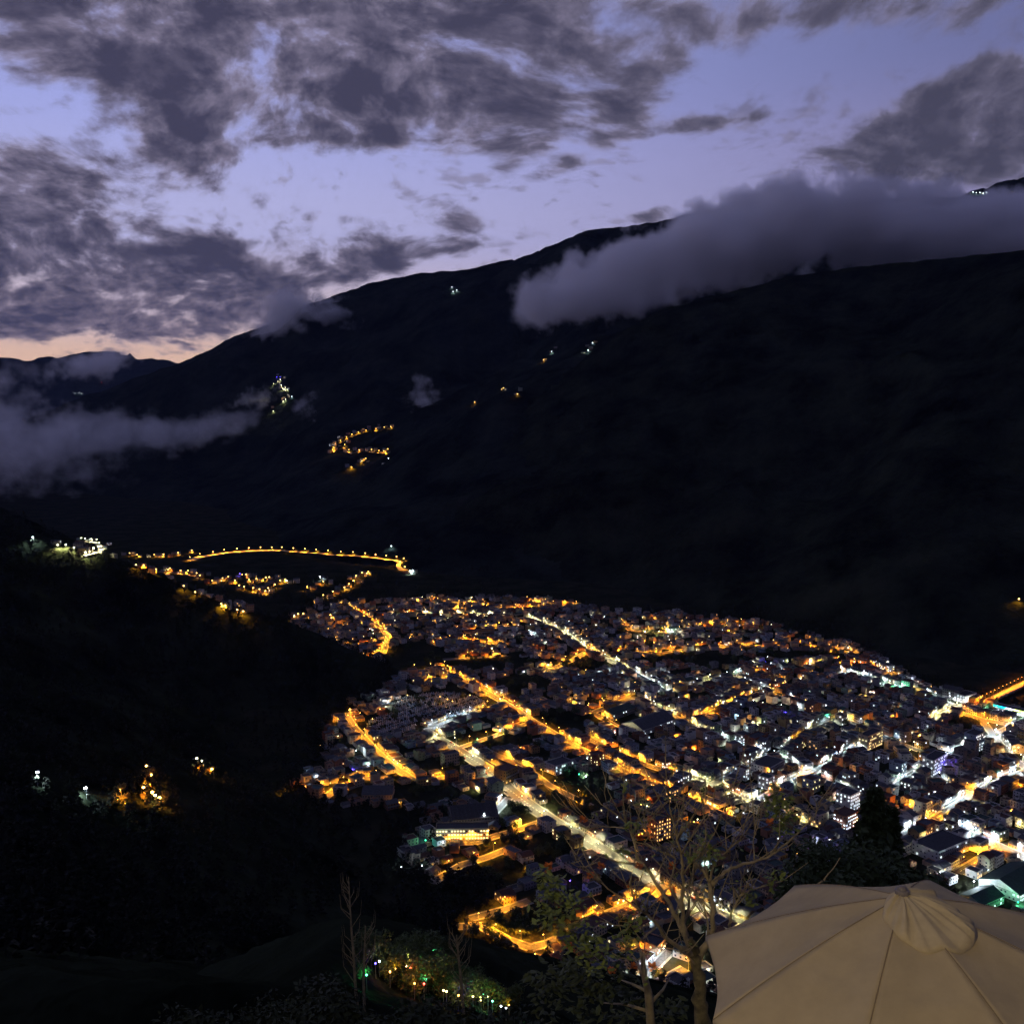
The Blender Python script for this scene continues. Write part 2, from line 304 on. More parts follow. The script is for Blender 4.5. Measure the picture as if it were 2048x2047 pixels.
# ------------------------------------------------------------------ streets
#  name, spoken name, lamp colour, width, lamp spacing, photo points
ST = [
 ('main', 'wide pale avenue', 'P', 15, 21, [(849, 1461), (911, 1497), (975, 1536), (1014, 1575), (1066, 1614), (1109, 1643), (1155, 1669), (1207, 1702), (1259, 1739), (1311, 1770), (1388, 1806), (1479, 1847), (1600, 1920)]),
 ('cem', 'white-lit street below the cemetery', 'W', 10, 17, [(849, 1461), (910, 1438), (968, 1420), (1009, 1404)]),
 ('ave2', 'long orange avenue', 'O', 9, 20, [(880, 1336), (900, 1347), (962, 1378), (1009, 1404), (1066, 1441), (1100, 1461), (1152, 1492), (1216, 1523), (1255, 1546), (1320, 1575), (1385, 1601), (1424, 1618), (1462, 1634)]),
 ('ave3', 'orange street turning pale', 'O', 8, 22, [(1162, 1466), (1216, 1497), (1281, 1525), (1349, 1547)]),
 ('ave3b', 'pale downtown street', 'P', 9, 20, [(1349, 1547), (1421, 1569), (1506, 1606), (1560, 1628), (1620, 1655)]),
 ('boul', 'long bright boulevard', 'P', 11, 21, [(1040, 1233), (1085, 1245), (1126, 1264), (1165, 1292), (1204, 1313), (1255, 1337)]),
 ('boul2', 'bluish end of the boulevard', 'W', 10, 24, [(1255, 1337), (1297, 1362), (1330, 1382)]),
 ('ave4', 'street past the market hall', 'P', 8, 26, [(1266, 1393), (1333, 1424), (1374, 1445), (1411, 1466)]),
 ('ave4b', 'white downtown street', 'W', 8, 26, [(1411, 1466), (1488, 1497), (1563, 1518), (1613, 1549), (1660, 1565), (1715, 1592)]),
 ('x2', 'orange street above market hall', 'O', 7, 28, [(1185, 1424), (1225, 1408), (1266, 1393)]),
 ('x3', 'orange cross street', 'O', 7, 28, [(1374, 1445), (1444, 1414), (1504, 1391), (1579, 1372)]),
 ('x4', 'white cross street', 'W', 8, 22, [(1506, 1606), (1560, 1575), (1613, 1549), (1667, 1523), (1688, 1507), (1771, 1474)]),
 ('x5', 'blue-white cross street', 'W', 9, 20, [(1786, 1575), (1838, 1546), (1895, 1512), (1960, 1484), (2027, 1450), (2080, 1425)]),
 ('x6', 'bright white shopping street', 'W', 9, 14, [(1895, 1622), (1949, 1588), (1988, 1567), (2048, 1543), (2110, 1515)]),
 ('x7', 'short white street by conifers', 'W', 8, 18, [(1802, 1671), (1846, 1651), (1895, 1622)]),
 ('x8', 'orange street by green market', 'O', 8, 15, [(1915, 1745), (1960, 1718), (2004, 1693)]),
 ('d1', 'white street beside large hall', 'W', 10, 13, [(1905, 1652), (1955, 1672), (2004, 1693), (2060, 1718), (2140, 1750)]),
 ('d2', 'pale street near the bridge', 'P', 8, 17, [(1864, 1440), (1905, 1419), (1940, 1403)]),
 ('d3', 'orange street near the bridge', 'O', 9, 15, [(1905, 1419), (1962, 1437), (2027, 1450)]),
 ('e1', 'white street at far edge', 'W', 8, 18, [(1657, 1339), (1729, 1354), (1797, 1378), (1838, 1386), (1910, 1409)]),
 ('e2', 'orange street at far edge', 'O', 8, 24, [(1600, 1332), (1659, 1323), (1703, 1326), (1745, 1334), (1790, 1352)]),
 ('e3', 'orange road under the mountain', 'O', 7, 30, [(1582, 1295), (1646, 1297), (1720, 1305)]),
 ('r1', 'orange road past dark field', 'O', 8, 30, [(1240, 1311), (1320, 1305), (1393, 1295), (1475, 1291), (1561, 1290)]),
 ('r2', 'orange road behind sports field', 'O', 7, 28, [(1230, 1240), (1262, 1260), (1346, 1264), (1411, 1251), (1475, 1246), (1514, 1254)]),
 ('r3', 'bright road joining the boulevard', 'O', 9, 22, [(1090, 1343), (1147, 1318), (1172, 1303)]),
 ('c1', 'curved orange street', 'O', 8, 20, [(690, 1210), (729, 1233), (761, 1254), (776, 1279), (766, 1305), (729, 1318)]),
 ('c2', 'orange lane at left edge', 'O', 8, 30, [(670, 1291), (729, 1286), (776, 1282)]),
 ('f1', 'pale far street', 'P', 7, 30, [(755, 1228), (874, 1228), (962, 1230), (1035, 1235)]),
 ('f2', 'orange far street', 'O', 7, 24, [(848, 1197), (885, 1206), (930, 1209), (980, 1205)]),
 ('f3', 'second orange far street', 'O', 7, 28, [(885, 1220), (962, 1219), (1035, 1217), (1100, 1214)]),
 ('f4', 'orange street under mountain foot', 'O', 7, 22, [(1035, 1199), (1070, 1204), (1110, 1210), (1165, 1210)]),
 ('g1', 'orange street by the stadium', 'O', 7, 22, [(930, 1262), (980, 1256), (1040, 1252)]),
 ('g2', 'orange street behind dark knoll', 'O', 8, 22, [(865, 1290), (900, 1280), (960, 1285), (1010, 1290)]),
 ('g3', 'long straight orange lane', 'O', 6, 40, [(885, 1318), (924, 1316), (1014, 1310)]),
 ('g4', 'orange lane over the cemetery', 'O', 7, 24, [(797, 1343), (840, 1340), (892, 1334)]),
 ('g5', 'orange lane behind the cemetery', 'O', 7, 24, [(825, 1364), (874, 1360), (905, 1349)]),
 ('l1', 'steep orange street at left', 'O', 8, 20, [(688, 1424), (709, 1455), (745, 1494), (781, 1528), (828, 1560)]),
 ('l2', 'orange street below left blocks', 'O', 8, 32, [(828, 1560), (865, 1556), (905, 1550)]),
 ('l3', 'orange street along hill edge', 'O', 7, 20, [(647, 1597), (678, 1571), (724, 1556), (781, 1553)]),
 ('k1', 'orange lane with long wall', 'O', 7, 26, [(862, 1765), (885, 1751), (924, 1728), (975, 1713), (1027, 1692)]),
 ('k2', 'orange lane fronting the school', 'O', 8, 16, [(870, 1662), (900, 1684), (949, 1684), (1000, 1668)]),
 ('k3', 'white lane beside the school', 'W', 6, 24, [(955, 1665), (985, 1628), (1019, 1594)]),
 ('k4', 'warm lane to the avenue', 'O', 7, 24, [(1000, 1668), (1040, 1657), (1087, 1640)]),
 ('m1', 'lower orange road', 'O', 7, 20, [(905, 1852), (962, 1850), (1014, 1878), (1061, 1894), (1100, 1884), (1129, 1868), (1207, 1829), (1318, 1785)]),
 ('m2', 'orange lane above lower road', 'O', 7, 32, [(939, 1836), (1014, 1816), (1060, 1800)]),
 ('m3', 'narrow orange lane going down', 'O', 6, 16, [(1079, 1906), (1056, 1948), (1040, 1987), (1014, 2013), (995, 2040)]),
 ('m4', 'white lane at lower edge', 'W', 6, 24, [(1120, 2010), (1200, 1975), (1290, 1950), (1340, 1900)]),
 ('m5', 'orange lane at lower edge', 'O', 6, 22, [(1195, 2035), (1270, 1990), (1370, 1935)]),
 ('n1', 'dim cross street downtown', 'K', 7, 34, [(1421, 1569), (1488, 1538), (1560, 1505), (1621, 1460), (1684, 1435)]),
 ('n2', 'dim far downtown street', 'K', 7, 30, [(1330, 1382), (1400, 1366), (1470, 1350), (1560, 1335)]),
 ('n3', 'dim street through right blocks', 'K', 7, 30, [(1440, 1345), (1579, 1400), (1684, 1435), (1771, 1474), (1838, 1500), (1895, 1512)]),
 ('n4', 'dim street by yellow block', 'K', 7, 34, [(1771, 1474), (1830, 1520), (1895, 1570), (1949, 1588)]),
 ('n5', 'dim orange street midway', 'O', 7, 34, [(1100, 1400), (1185, 1424), (1240, 1455)]),
 ('n6', 'dim lane behind the avenue', 'O', 6, 34, [(975, 1500), (1060, 1540), (1100, 1570), (1180, 1610)]),
 ('n7', 'orange cross lane midway', 'O', 6, 24, [(911, 1497), (990, 1470), (1066, 1441)]),
 ('n8', 'dim right edge street', 'K', 7, 22, [(1962, 1437), (2010, 1500), (2080, 1560)]),
]
LC = {'O': (1.0, .36, .018), 'P': (1.0, .86, .42), 'W': (.72, .90, 1.0)}
streets = []
for s in ST:
    pts = [at_z(*p) for p in s[5]]
    streets.append((s[0], s[1], s[2], s[3], s[4], [Vector((p.x, p.y)) for p in pts]))
GX0, GY0, GC = -420.0, 520.0, 1.5
occ = np.zeros((900, 1200), np.uint8)       # [ix, iy]: 1 road, 2 building, 3 kept clear
def cells(cx, cyy, hw, hd, ang):
    r = math.hypot(hw, hd); ix0 = int((cx-r-GX0)/GC); ix1 = int((cx+r-GX0)/GC)+1; iy0 = int((cyy-r-GY0)/GC); iy1 = int((cyy+r-GY0)/GC)+1
    if ix0 < 0 or iy0 < 0 or ix1 >= occ.shape[0] or iy1 >= occ.shape[1]: return None
    gx, gy = np.meshgrid(np.arange(ix0, ix1+1), np.arange(iy0, iy1+1), indexing='ij')
    dx = gx*GC+GX0-cx; dy = gy*GC+GY0-cyy; c, s = math.cos(ang), math.sin(ang)
    a = dx*c+dy*s; b = -dx*s+dy*c; m = (np.abs(a) <= hw) & (np.abs(b) <= hd)
    return gx[m], gy[m]
def walk(pts, step):
    out = []; acc = 0.0
    for a, b in zip(pts[:-1], pts[1:]):
        L = (b-a).length; t = (b-a)/L; d = -acc
        while d+step <= L:
            d += step; out.append((a+t*d, t))
        acc = L-d
    return out
for st in streets:
    for a, b in zip(st[5][:-1], st[5][1:]):
        L = (b-a).length; c = (a+b)/2
        k = cells(c.x, c.y, L/2+st[3]/2, st[3]/2+.6, math.atan2(b.y-a.y, b.x-a.x))
        if k: occ[k] = 1
asph = mat('asphalt', (.068, .066, .062), .85, .3, .6, .1); conc = mat('pavement_concrete', (.22, .21, .19), .9, .2, 1.2)
paint = mat('road_paint', (.75, .72, .62), .7)
def on_road(p, own_i):
    for j, st in enumerate(streets):
        if j == own_i: continue
        for a, b in zip(st[5][:-1], st[5][1:]):
            L2 = (b-a).length_squared; t = max(0, min(1, (p-a).dot(b-a)/L2))
            if (p-a-(b-a)*t).length < st[3]/2+.3: return True
    return False
for i, st in enumerate(streets):
    mb = MB(); pts = st[5]; w = st[3]; z = .02+.004*i
    def offs(k, o):
        if k == 0: t = pts[1]-pts[0]
        elif k == len(pts)-1: t = pts[-1]-pts[-2]
        else: t = (pts[k+1]-pts[k]).normalized()+(pts[k]-pts[k-1]).normalized()
        t.normalize(); n = Vector((-t.y, t.x)); return pts[k]+n*o
    L_ = [offs(k, w/2) for k in range(len(pts))]; Rr = [offs(k, -w/2) for k in range(len(pts))]
    v = [(p.x, p.y, z) for p in L_]+[(p.x, p.y, z) for p in Rr]; n = len(pts)
    ro = link('road', mesh('road', v, [(n+k, n+k+1, k+1, k) for k in range(n-1)], asph), kind='structure')
    pv = MB(); mk = MB()
    for (p, t) in walk(pts, 3.0):
        nn = Vector((-t.y, t.x)); ang = math.atan2(t.y, t.x)
        for sd in (-1, 1):
            c = p+nn*sd*(w/2+.9)
            if on_road(c, i): continue
            q = [c-t*1.5-nn*.9, c+t*1.5-nn*.9, c+t*1.5+nn*.9, c-t*1.5+nn*.9]; zt = .14+.0007*i
            pv.add([(a.x, a.y, 0) for a in q]+[(a.x, a.y, zt) for a in q], [(0, 1, 5, 4), (1, 2, 6, 5), (2, 3, 7, 6), (3, 0, 4, 7), (4, 5, 6, 7)])
    if w >= 8:
        for (p, t) in walk(pts, 6.0):
            if on_road(p, i): continue
            nn = Vector((-t.y, t.x))
            for o in ((0,) if w < 12 else (-.35, .35)):
                c = p+nn*o; q = [c-t*1.6-nn*.1, c+t*1.6-nn*.1, c+t*1.6+nn*.1, c-t*1.6+nn*.1]
                mk.add([(a.x, a.y, z+.22) if False else (a.x, a.y, z+.004*len(streets)+.02) for a in q], [(0, 1, 2, 3)])
    if pv.f: link('pavement', pv.mesh('pavement', [conc]), kind='structure')
    if mk.f: link('lane_marking', mk.mesh('lane_marking', [paint]), parent=ro, kind='stuff')
# ------------------------------------------------------------------ lamps
mpole = mat('galvanised_steel', (.25, .25, .25), .5, metal=.6)
head_m = {'D': mat('deep_orange_glass', (.8, .4, .1), .4, emis=((1, .38, .06), 9)), 'O': mat('sodium_lamp_glass', (.8, .5, .2), .4, emis=((1, .55, .13), 13)), 'P': mat('pale_lamp_glass', (.8, .8, .6), .4, emis=((1, .95, .62), 16)),
          'W': mat('white_led_glass', (.8, .9, 1), .4, emis=((.82, .94, 1), 18)), 'R': mat('red_lamp_glass', (.8, .1, .1), .4, emis=((1, .05, .03), 14)),
          'B': mat('blue_lamp_glass', (.2, .2, .9), .4, emis=((.10, .06, 1), 16)), 'G': mat('green_lamp_glass', (.1, .8, .4), .4, emis=((.05, 1, .45), 10))}
LCOL = dict(LC, D=(1, .24, .01), R=(1, .06, .03), B=(.08, .04, 1), G=(.1, 1, .5))
SPOKE = {'D': 'deep orange', 'O': 'sodium orange', 'P': 'pale yellow', 'W': 'cold white', 'R': 'red', 'B': 'blue', 'G': 'green'}
def pole_mesh(H):
    mb = MB(); mb.tube([(0, 0, 0), (0, 0, H-.6), (.5, 0, H-.15), (1.6, 0, H)], [.11, .08, .06, .05], 6); mb.box(-.22, .22, -.22, .22, 0, .3, 0); return mb.mesh('lamp_pole', [mpole])
POLE = pole_mesh(9.0)
def head_mesh(k, s=1.0):
    mb = MB(); mb.add([(1.35, -.22*s, 9.12), (2.45*s+.1*(1-s), -.22*s, 9.16), (2.45*s+.1*(1-s), .22*s, 9.16), (1.35, .22*s, 9.12), (1.3, -.3*s, 8.98), (2.5*s, -.3*s, 9.0), (2.5*s, .3*s, 9.0), (1.3, .3*s, 8.98)], [(0, 1, 2, 3), (4, 5, 1, 0), (5, 6, 2, 1), (6, 7, 3, 2), (7, 4, 0, 3)], 0)
    mb.ball((1.9, 0, 8.98), .42*s, 1, 8, 4, .75)
    return mb.mesh('lamp_head', [mpole, head_m[k]])
HEAD = {k: head_mesh(k) for k in head_m}
HEADF = {k: head_mesh(k, 2.4) for k in head_m}
ldata = {}
def light_of(col, power, kind='SPOT', size=.25):
    key = (col, power, kind, size)
    if key not in ldata:
        l = bpy.data.lights.new('lamp_light', kind); l.energy = power; l.color = LCOL[col]; l.shadow_soft_size = size; l.cycles.use_multiple_importance_sampling = False
        if kind == 'SPOT': l.spot_size = math.radians(158); l.spot_blend = .5
        ldata[key] = l
    return ldata[key]
n_lamps = 0; far_lamps = MB(); FL_M = [mpole]+[head_m[k] for k in 'OPWRBG']
def ordw(n):
    base = ['zeroth', 'first', 'second', 'third', 'fourth', 'fifth', 'sixth', 'seventh', 'eighth', 'ninth', 'tenth', 'eleventh', 'twelfth', 'thirteenth', 'fourteenth', 'fifteenth', 'sixteenth', 'seventeenth', 'eighteenth', 'nineteenth', 'twentieth']
    if n <= 20: return base[n]
    tens = {2: 'twenty', 3: 'thirty', 4: 'forty', 5: 'fifty', 6: 'sixty', 7: 'seventy', 8: 'eighty', 9: 'ninety'}
    t, u = divmod(n, 10)
    if t >= 10: return 'hundred-and-'+ordw(n-100) if n > 100 else 'hundredth'
    return (tens[t][:-1]+'ieth') if u == 0 else tens[t]+'-'+base[u]
def add_lamp(x, y, z, ang, c, power, label, group, single=True, far=False):
    """one street lamp; ang points from the pole to the road"""
    global n_lamps
    n_lamps += 1
    if single:
        o = link('street_lamp', POLE, loc=(x, y, z), rz=ang, label=label, cat='street lamp', group=group)
        link('lamp_head', (HEADF if far else HEAD)[c], parent=o)
        par = o; loc = (1.9, 0, 8.5 if not far else 7.0)
    else:
        M = Matrix.Translation((x, y, z)) @ Matrix.Rotation(ang, 4, 'Z')
        t = MB(); t.tube([(0, 0, 0), (0, 0, 8.9), (1.6, 0, 9)], [.11, .08, .05], 4); far_lamps.merge(t, M, [0])
        t = MB(); t.ball((1.9, 0, 8.98), 0.5 if not far else 1.25, 0, 6, 4, .7); far_lamps.merge(t, M, ['OPWRBG'.index(c)+1])
        par = None; v = M @ Vector((1.9, 0, 8.5 if not far else 7.2)); loc = v
    lo = bpy.data.objects.new('lamp_light', light_of(c, power)); COL.objects.link(lo); lo.location = loc
    if par: lo.parent = par
POW = {'O': 60000, 'P': 40000, 'W': 32000}
allpos = []
for i, st in enumerate(streets):
    k = 0
    for (p, t) in walk(st[5], st[4]):
        k += 1; sd = 1 if (k % 2) else -1
        c = st[2] if st[2] != 'K' else rnd.choice('OWWPO')
        if st[2] in 'PW' and rnd.random() < .08: c = 'O'
        nn = Vector((-t.y, t.x)); q = p+nn*sd*(st[3]/2+.5)
        X_ = to_px((q.x, q.y, 5)); allpos.append((X_[2], i, k, q, sd, t, c, X_))
vis = [a for a in allpos if -20 < a[7][0] < 2068 and a[7][1] < 2067]
vis.sort(key=lambda a: a[0])
LAMPS_SINGLE = 235
near_set = {(a[1], a[2]) for a in vis[:LAMPS_SINGLE]}
RANK = {}
for i_ in range(len(streets)):
    for s_ in (False, True):
        g_ = [a for a in allpos if a[1] == i_ and ((Vector((-a[5].y, a[5].x))*a[4]).x > 0) == s_]; g_.sort(key=lambda a: a[7][1])
        for n_, a in enumerate(g_): RANK[(i_, a[2])] = n_+1
for (d, i, k, q, sd, t, c, X_) in allpos:
    nn = Vector((-t.y, t.x)); dirv = -nn*sd; st = streets[i]
    pw = POW[c]*rnd.uniform(.6, 1.35)*(.55 if st[2] == 'K' else 1.0 if st[0] in ('main', 'boul', 'cem', 'x6', 'd1') else 1)
    pw = round(pw/5000)*5000 or 5000
    side = 'right' if (nn*sd).x > 0 else 'left'
    add_lamp(q.x, q.y, .14, math.atan2(dirv.y, dirv.x), c, pw, f"{SPOKE[c]} street lamp, {ordw(RANK[(i, k)])} from upper end, {side} side of {st[1]}", 'street lamps of the town', (i, k) in near_set)
# lamps beyond the town: points of light on the mountains and the valley roads
FAR = [
 ('curved valley road', 'O', [(380, 1120), (400, 1113), (425, 1109), (450, 1105), (473, 1103), (497, 1101), (520, 1100), (545, 1100), (565, 1100), (588, 1102), (610, 1103), (632, 1105), (655, 1107), (680, 1109), (705, 1110), (730, 1112), (752, 1115), (772, 1117), (792, 1119), (806, 1123), (800, 1129), (808, 1140)], 9000),
 ('straight road left of curved road', 'O', [(258, 1112), (276, 1115), (307, 1115), (328, 1114), (355, 1111), (385, 1106)], 4000),
 ('riverside road below curved road', 'O', [(275, 1137), (290, 1136), (313, 1146), (335, 1146), (340, 1143), (360, 1147), (375, 1148), (393, 1153), (400, 1157)], 4000),
 ('small valley village', 'O', [(423, 1168), (447, 1163), (455, 1160), (470, 1168), (485, 1156), (492, 1155), (478, 1178), (500, 1166), (515, 1164), (530, 1162), (540, 1161), (490, 1180), (505, 1183), (518, 1186), (530, 1189), (538, 1183), (548, 1176), (560, 1168), (572, 1166)], 6500),
 ('hamlet below the curved road', 'O', [(690, 1182), (700, 1175), (708, 1168), (713, 1158), (725, 1152), (738, 1150), (664, 1190), (647, 1198), (614, 1180), (645, 1170)], 5000),
 ('dark hill edge above the river', 'O', [(445, 1212), (449, 1216), (475, 1225), (485, 1229), (370, 1178), (390, 1191), (595, 1236), (605, 1236), (590, 1241), (663, 1238)], 6000),
 ('pale cluster at the valley end', 'P', [(162, 1081), (172, 1082), (182, 1083), (192, 1084), (200, 1091), (202, 1098), (195, 1103), (185, 1107), (174, 1109), (163, 1107), (150, 1106), (130, 1101), (118, 1101)], 10000),
 ('bright village high on the far mountain', 'P', [(548, 770), (556, 766), (560, 762), (562, 773), (570, 778), (574, 782), (566, 780), (572, 802), (567, 806), (547, 825)], 12000),
 ('looping road on the far mountain', 'O', [(782, 857), (768, 858), (751, 861), (733, 864), (716, 868), (703, 872), (692, 878), (682, 885), (670, 891), (668, 898), (670, 904), (690, 893), (698, 903), (719, 904), (743, 903), (757, 905), (768, 906), (775, 902), (772, 909), (725, 926), (732, 921), (703, 938)], 8000),
 ('dark far mountain slope', 'O', [(1008, 780), (1004, 783), (1035, 793), (950, 808), (1088, 724), (47, 843), (2040, 1208), (2024, 388)], 4000)]
FARW = [('dark mountain slope', 'W', [(903, 577), (906, 586), (913, 583), (1104, 707), (1186, 690), (1177, 705), (150, 788), (158, 787), (163, 788), (68, 1085), (583, 796), (75, 1565), (820, 1148), (784, 1098), (825, 1147), (1945, 388), (1952, 389), (1959, 389), (1966, 390), (1972, 389), (778, 921), (173, 1587), (640, 1160), (572, 1168)], 6000),
        ('far mountain mast', 'R', [(203, 765)], 4000), ('top of the bright mountain village', 'B', [(553, 757), (561, 757), (478, 1154)], 3000),
        ('garden on the dark left hillside', 'O', [(290, 1545), (303, 1568), (243, 1592), (283, 1590), (303, 1600), (318, 1608), (428, 1555), (570, 1582)], 1600),
        ('yard on the dark left hillside', 'P', [(398, 1530), (408, 1536), (314, 1606)], 1600)]
far_spots = []
for (where, pl, w_) in (('curved', FAR[0][2], 22), ('loop', FAR[8][2][:18], 18), ('pale', FAR[6][2][:11], 14), ('river', FAR[2][2], 9), ('village', FAR[3][2][12:17], 9), ('high', FAR[7][2][:7], 14)):
    pp = [hit(*q) for q in pl]; pp = [Vector((q.x, q.y)) for q in pp if q is not None]; fine = [pp[0]]+[p for p, t in walk(pp, 12)]
    v = []
    for k in range(len(fine)):
        t = (fine[min(k+1, len(fine)-1)]-fine[max(0, k-1)]).normalized(); n = Vector((-t.y, t.x))
        for o in (-w_/2, w_/2): q = fine[k]+n*o; v.append((q.x, q.y, drop(fine[k].x, fine[k].y)+.35))
    link('road', mesh('road', v, [(2*k, 2*k+1, 2*k+3, 2*k+2) for k in range(len(fine)-1)], mat('valley_road', (.24, .23, .21), .9, .2, .3)), kind='structure')
for (where, c, pl, pw) in FAR+FARW:
    for (px, py) in pl:
        kk = sorted(pl).index((px, py))+1; h = hit(px, py)
        if h is None: continue
        g = drop(h.x, h.y+6)
        # stand the lamp so that its head is seen at the marked point
        p = h + (Vector((0, 0, CAMZ))-h).normalized()*(0 if h.length > 1600 else 6)
        p = Vector((p.x, p.y, drop(p.x, p.y)))
        far_spots.append((p, c, where))
        add_lamp(p.x, p.y, p.z-.1, rnd.uniform(0, 6.28), c, pw*(10 if ('curved' in where or 'loop' in where) else 6), f"{SPOKE[c]} lamp, {ordw(kk)} from the left on the {where}" if where not in ('dark mountain slope', 'dark far mountain slope') else f"lone {SPOKE[c]} lamp on the {where}, {ordw(kk)} in its string", 'lamps beyond the town', kk <= 3, far=True)
# ------------------------------------------------------------------ houses
PAL = [('cream', (.55, .47, .33)), ('white', (.68, .66, .62)), ('ochre', (.45, .30, .12)), ('brick red', (.30, .12, .07)), ('pale blue', (.34, .42, .50)), ('grey', (.28, .27, .26)),
       ('peach', (.55, .34, .22)), ('pale green', (.36, .44, .30)), ('terracotta', (.42, .20, .11)), ('bare block', (.24, .20, .17))]
ROOFS = [('dark concrete', (.055, .055, .06)), ('grey metal', (.085, .09, .10)), ('rusty metal', (.09, .045, .03)), ('green metal', (.04, .075, .062)), ('tiled', (.10, .045, .03))]
wall_m = [mat('plaster_'+n.replace(' ', '_'), tuple(q*.78 for q in c), .92, .18, .35) for n, c in PAL]
roof_m = [mat('roof_'+n.replace(' ', '_'), tuple(q*.72 for q in c), .75, .3, .5) for n, c in ROOFS]
glass = mat('window_glass', (.03, .035, .05), .15)
lit_w = [mat('lit_window_warm', (.8, .6, .3), .5, emis=((1, .50, .14), 2.2)), mat('lit_window_white', (.8, .8, .8), .5, emis=((.85, .93, 1), 2.6)), mat('lit_window_yellow', (.8, .7, .4), .5, emis=((1, .78, .36), 2.4))]
door_m = mat('door_metal', (.12, .09, .07), .6)
tank_m = mat('water_tank_plastic', (.02, .03, .05), .4)
slab_m = mat('balcony_concrete', (.36, .34, .31), .9, .15, 1.0)
HM = wall_m+roof_m+[glass]+lit_w+[door_m, tank_m, slab_m]
I_ROOF = len(wall_m); I_GL = I_ROOF+len(roof_m); I_LIT = I_GL+1; I_DOOR = I_LIT+3; I_TANK = I_DOOR+1; I_SLAB = I_TANK+1
def house_parts(w, d, st, ci, rk, roof_kind, r, litp, detail=True, fh=3.0, lit_kind=None):
    """local frame: centre of the base, front towards -y.  returns {part: MB}"""
    P = {k: MB() for k in ('wall', 'roof', 'balcony', 'window', 'lit_window', 'door', 'water_tank')}
    H = st*fh; x, y = w/2, d/2
    P['wall'].box(-x, x, -y, y, -.6, H, ci, top=False)
    if roof_kind == 'flat':
        P['roof'].box(-x+.18, x-.18, -y+.18, y-.18, H-.3, H-.1, I_ROOF+rk)
        ph = r.choice((.4, .7, .9))
        for (a, b, c, e) in ((-x-.05, x+.05, -y-.05, -y+.16), (-x-.05, x+.05, y-.16, y+.05), (-x-.05, -x+.16, -y+.16, y-.16), (x-.16, x+.05, -y+.16, y-.16)):
            P['roof'].box(a, b, c, e, H-.02, H+ph, ci, bottom=True)
        if r.random() < .5 and w > 7:      # stair hut
            P['roof'].box(-x+.4, -x+3.2, y-3.6, y-.5, H-.1, H+2.3, ci); P['roof'].box(-x+.2, -x+3.4, y-3.8, y-.3, H+2.3, H+2.45, I_ROOF+rk, bottom=True)
    else:
        e = .5; rh = w*.0+d*.22
        v = [(-x-e, -y-e, H-.05), (x+e, -y-e, H-.05), (x+e, y+e, H-.05), (-x-e, y+e, H-.05), (-x-e, 0, H+rh), (x+e, 0, H+rh)]
        P['roof'].add(v, [(0, 1, 5, 4), (2, 3, 4, 5), (3, 2, 1, 0)], I_ROOF+rk)
        P['wall'].add([(-x, -y, H), (-x, y, H), (-x, 0, H+rh*.86)], [(0, 2, 1)], ci); P['wall'].add([(x, -y, H), (x, y, H), (x, 0, H+rh*.86)], [(0, 1, 2)], ci)
    nw = max(1, int((w-.8)/2.6)); nd_ = max(1, int((d-.8)/3.2)); lk_ = lit_kind if lit_kind is not None else r.randrange(3)
    sw = r.uniform(1.1, 1.5); sh = r.uniform(1.1, 1.5)
    for s in range(int(st)):
        zb = s*fh+.95
        for k in range(nw):
            cx = -x+(k+.5)*w/nw
            for fr in (-1, 1):
                if s == 0 and fr == -1 and k == nw//2:
                    P['door'].box(cx-.7, cx+.7, -y-.05, -y+.02, 0, 2.3, I_DOOR); continue
                if fr == 1 and not detail: continue
                lit = r.random() < litp*(1.6 if s == 0 else 1)
                t = P['lit_window' if lit else 'window']; mi = I_LIT+lk_ if lit else I_GL
                yy = fr*y; t.box(cx-sw/2, cx+sw/2, yy-(.05 if fr < 0 else -.0), yy+(.05 if fr > 0 else 0), zb, zb+sh, mi)
                if fr < 0 and detail: P['balcony'].box(cx-sw/2-.1, cx+sw/2+.1, -y-.16, -y-.003, zb-.12, zb-.003, I_SLAB, bottom=True)
        for k in range(nd_):
            cyy = -y+(k+.5)*d/nd_
            for fr in (-1, 1):
                if r.random() < .35: continue
                lit = r.random() < litp
                t = P['lit_window' if lit else 'window']; mi = I_LIT+lk_ if lit else I_GL
                xx = fr*x; t.box(xx-(.05 if fr < 0 else 0), xx+(.05 if fr > 0 else 0), cyy-sw/2, cyy+sw/2, zb, zb+sh, mi)
        if s > 0 and r.random() < .6:      # balcony slab along the front with a low rail
            P['balcony'].box(-x, x, -y-1.0, -y-.17, s*fh-.12, s*fh+.06, I_SLAB, bottom=True)
            P['balcony'].box(-x, x, -y-1.0, -y-.93, s*fh+.06, s*fh+.9, I_SLAB, bottom=True)
    if roof_kind == 'flat' and r.random() < .4:
        P['water_tank'].tube([(x-1.6, y-1.6, H-.1), (x-1.6, y-1.6, H+1.1), (x-1.6, y-1.6, H+1.35)], [.62, .62, .25], 8, I_TANK)
    return P
TOWN = [at_z(*p) for p in [(640, 1203), (740, 1205), (845, 1195), (1000, 1193), (1120, 1200), (1230, 1225), (1340, 1222), (1420, 1235), (1530, 1245), (1620, 1268), (1720, 1290), (1790, 1330), (1840, 1368), (1950, 1398), (2050, 1425), (2300, 1520), (2500, 1700), (2400, 1950), (1700, 1960), (1330, 2045), (985, 2060), (1050, 1910), (905, 1870), (900, 1840), (1010, 1800), (960, 1745), (850, 1765), (800, 1700), (850, 1620), (640, 1610), (590, 1570), (640, 1520), (655, 1450), (700, 1400), (755, 1385), (790, 1355), (740, 1325), (655, 1295), (580, 1240)]]
TP = [(p.x, p.y) for p in TOWN]
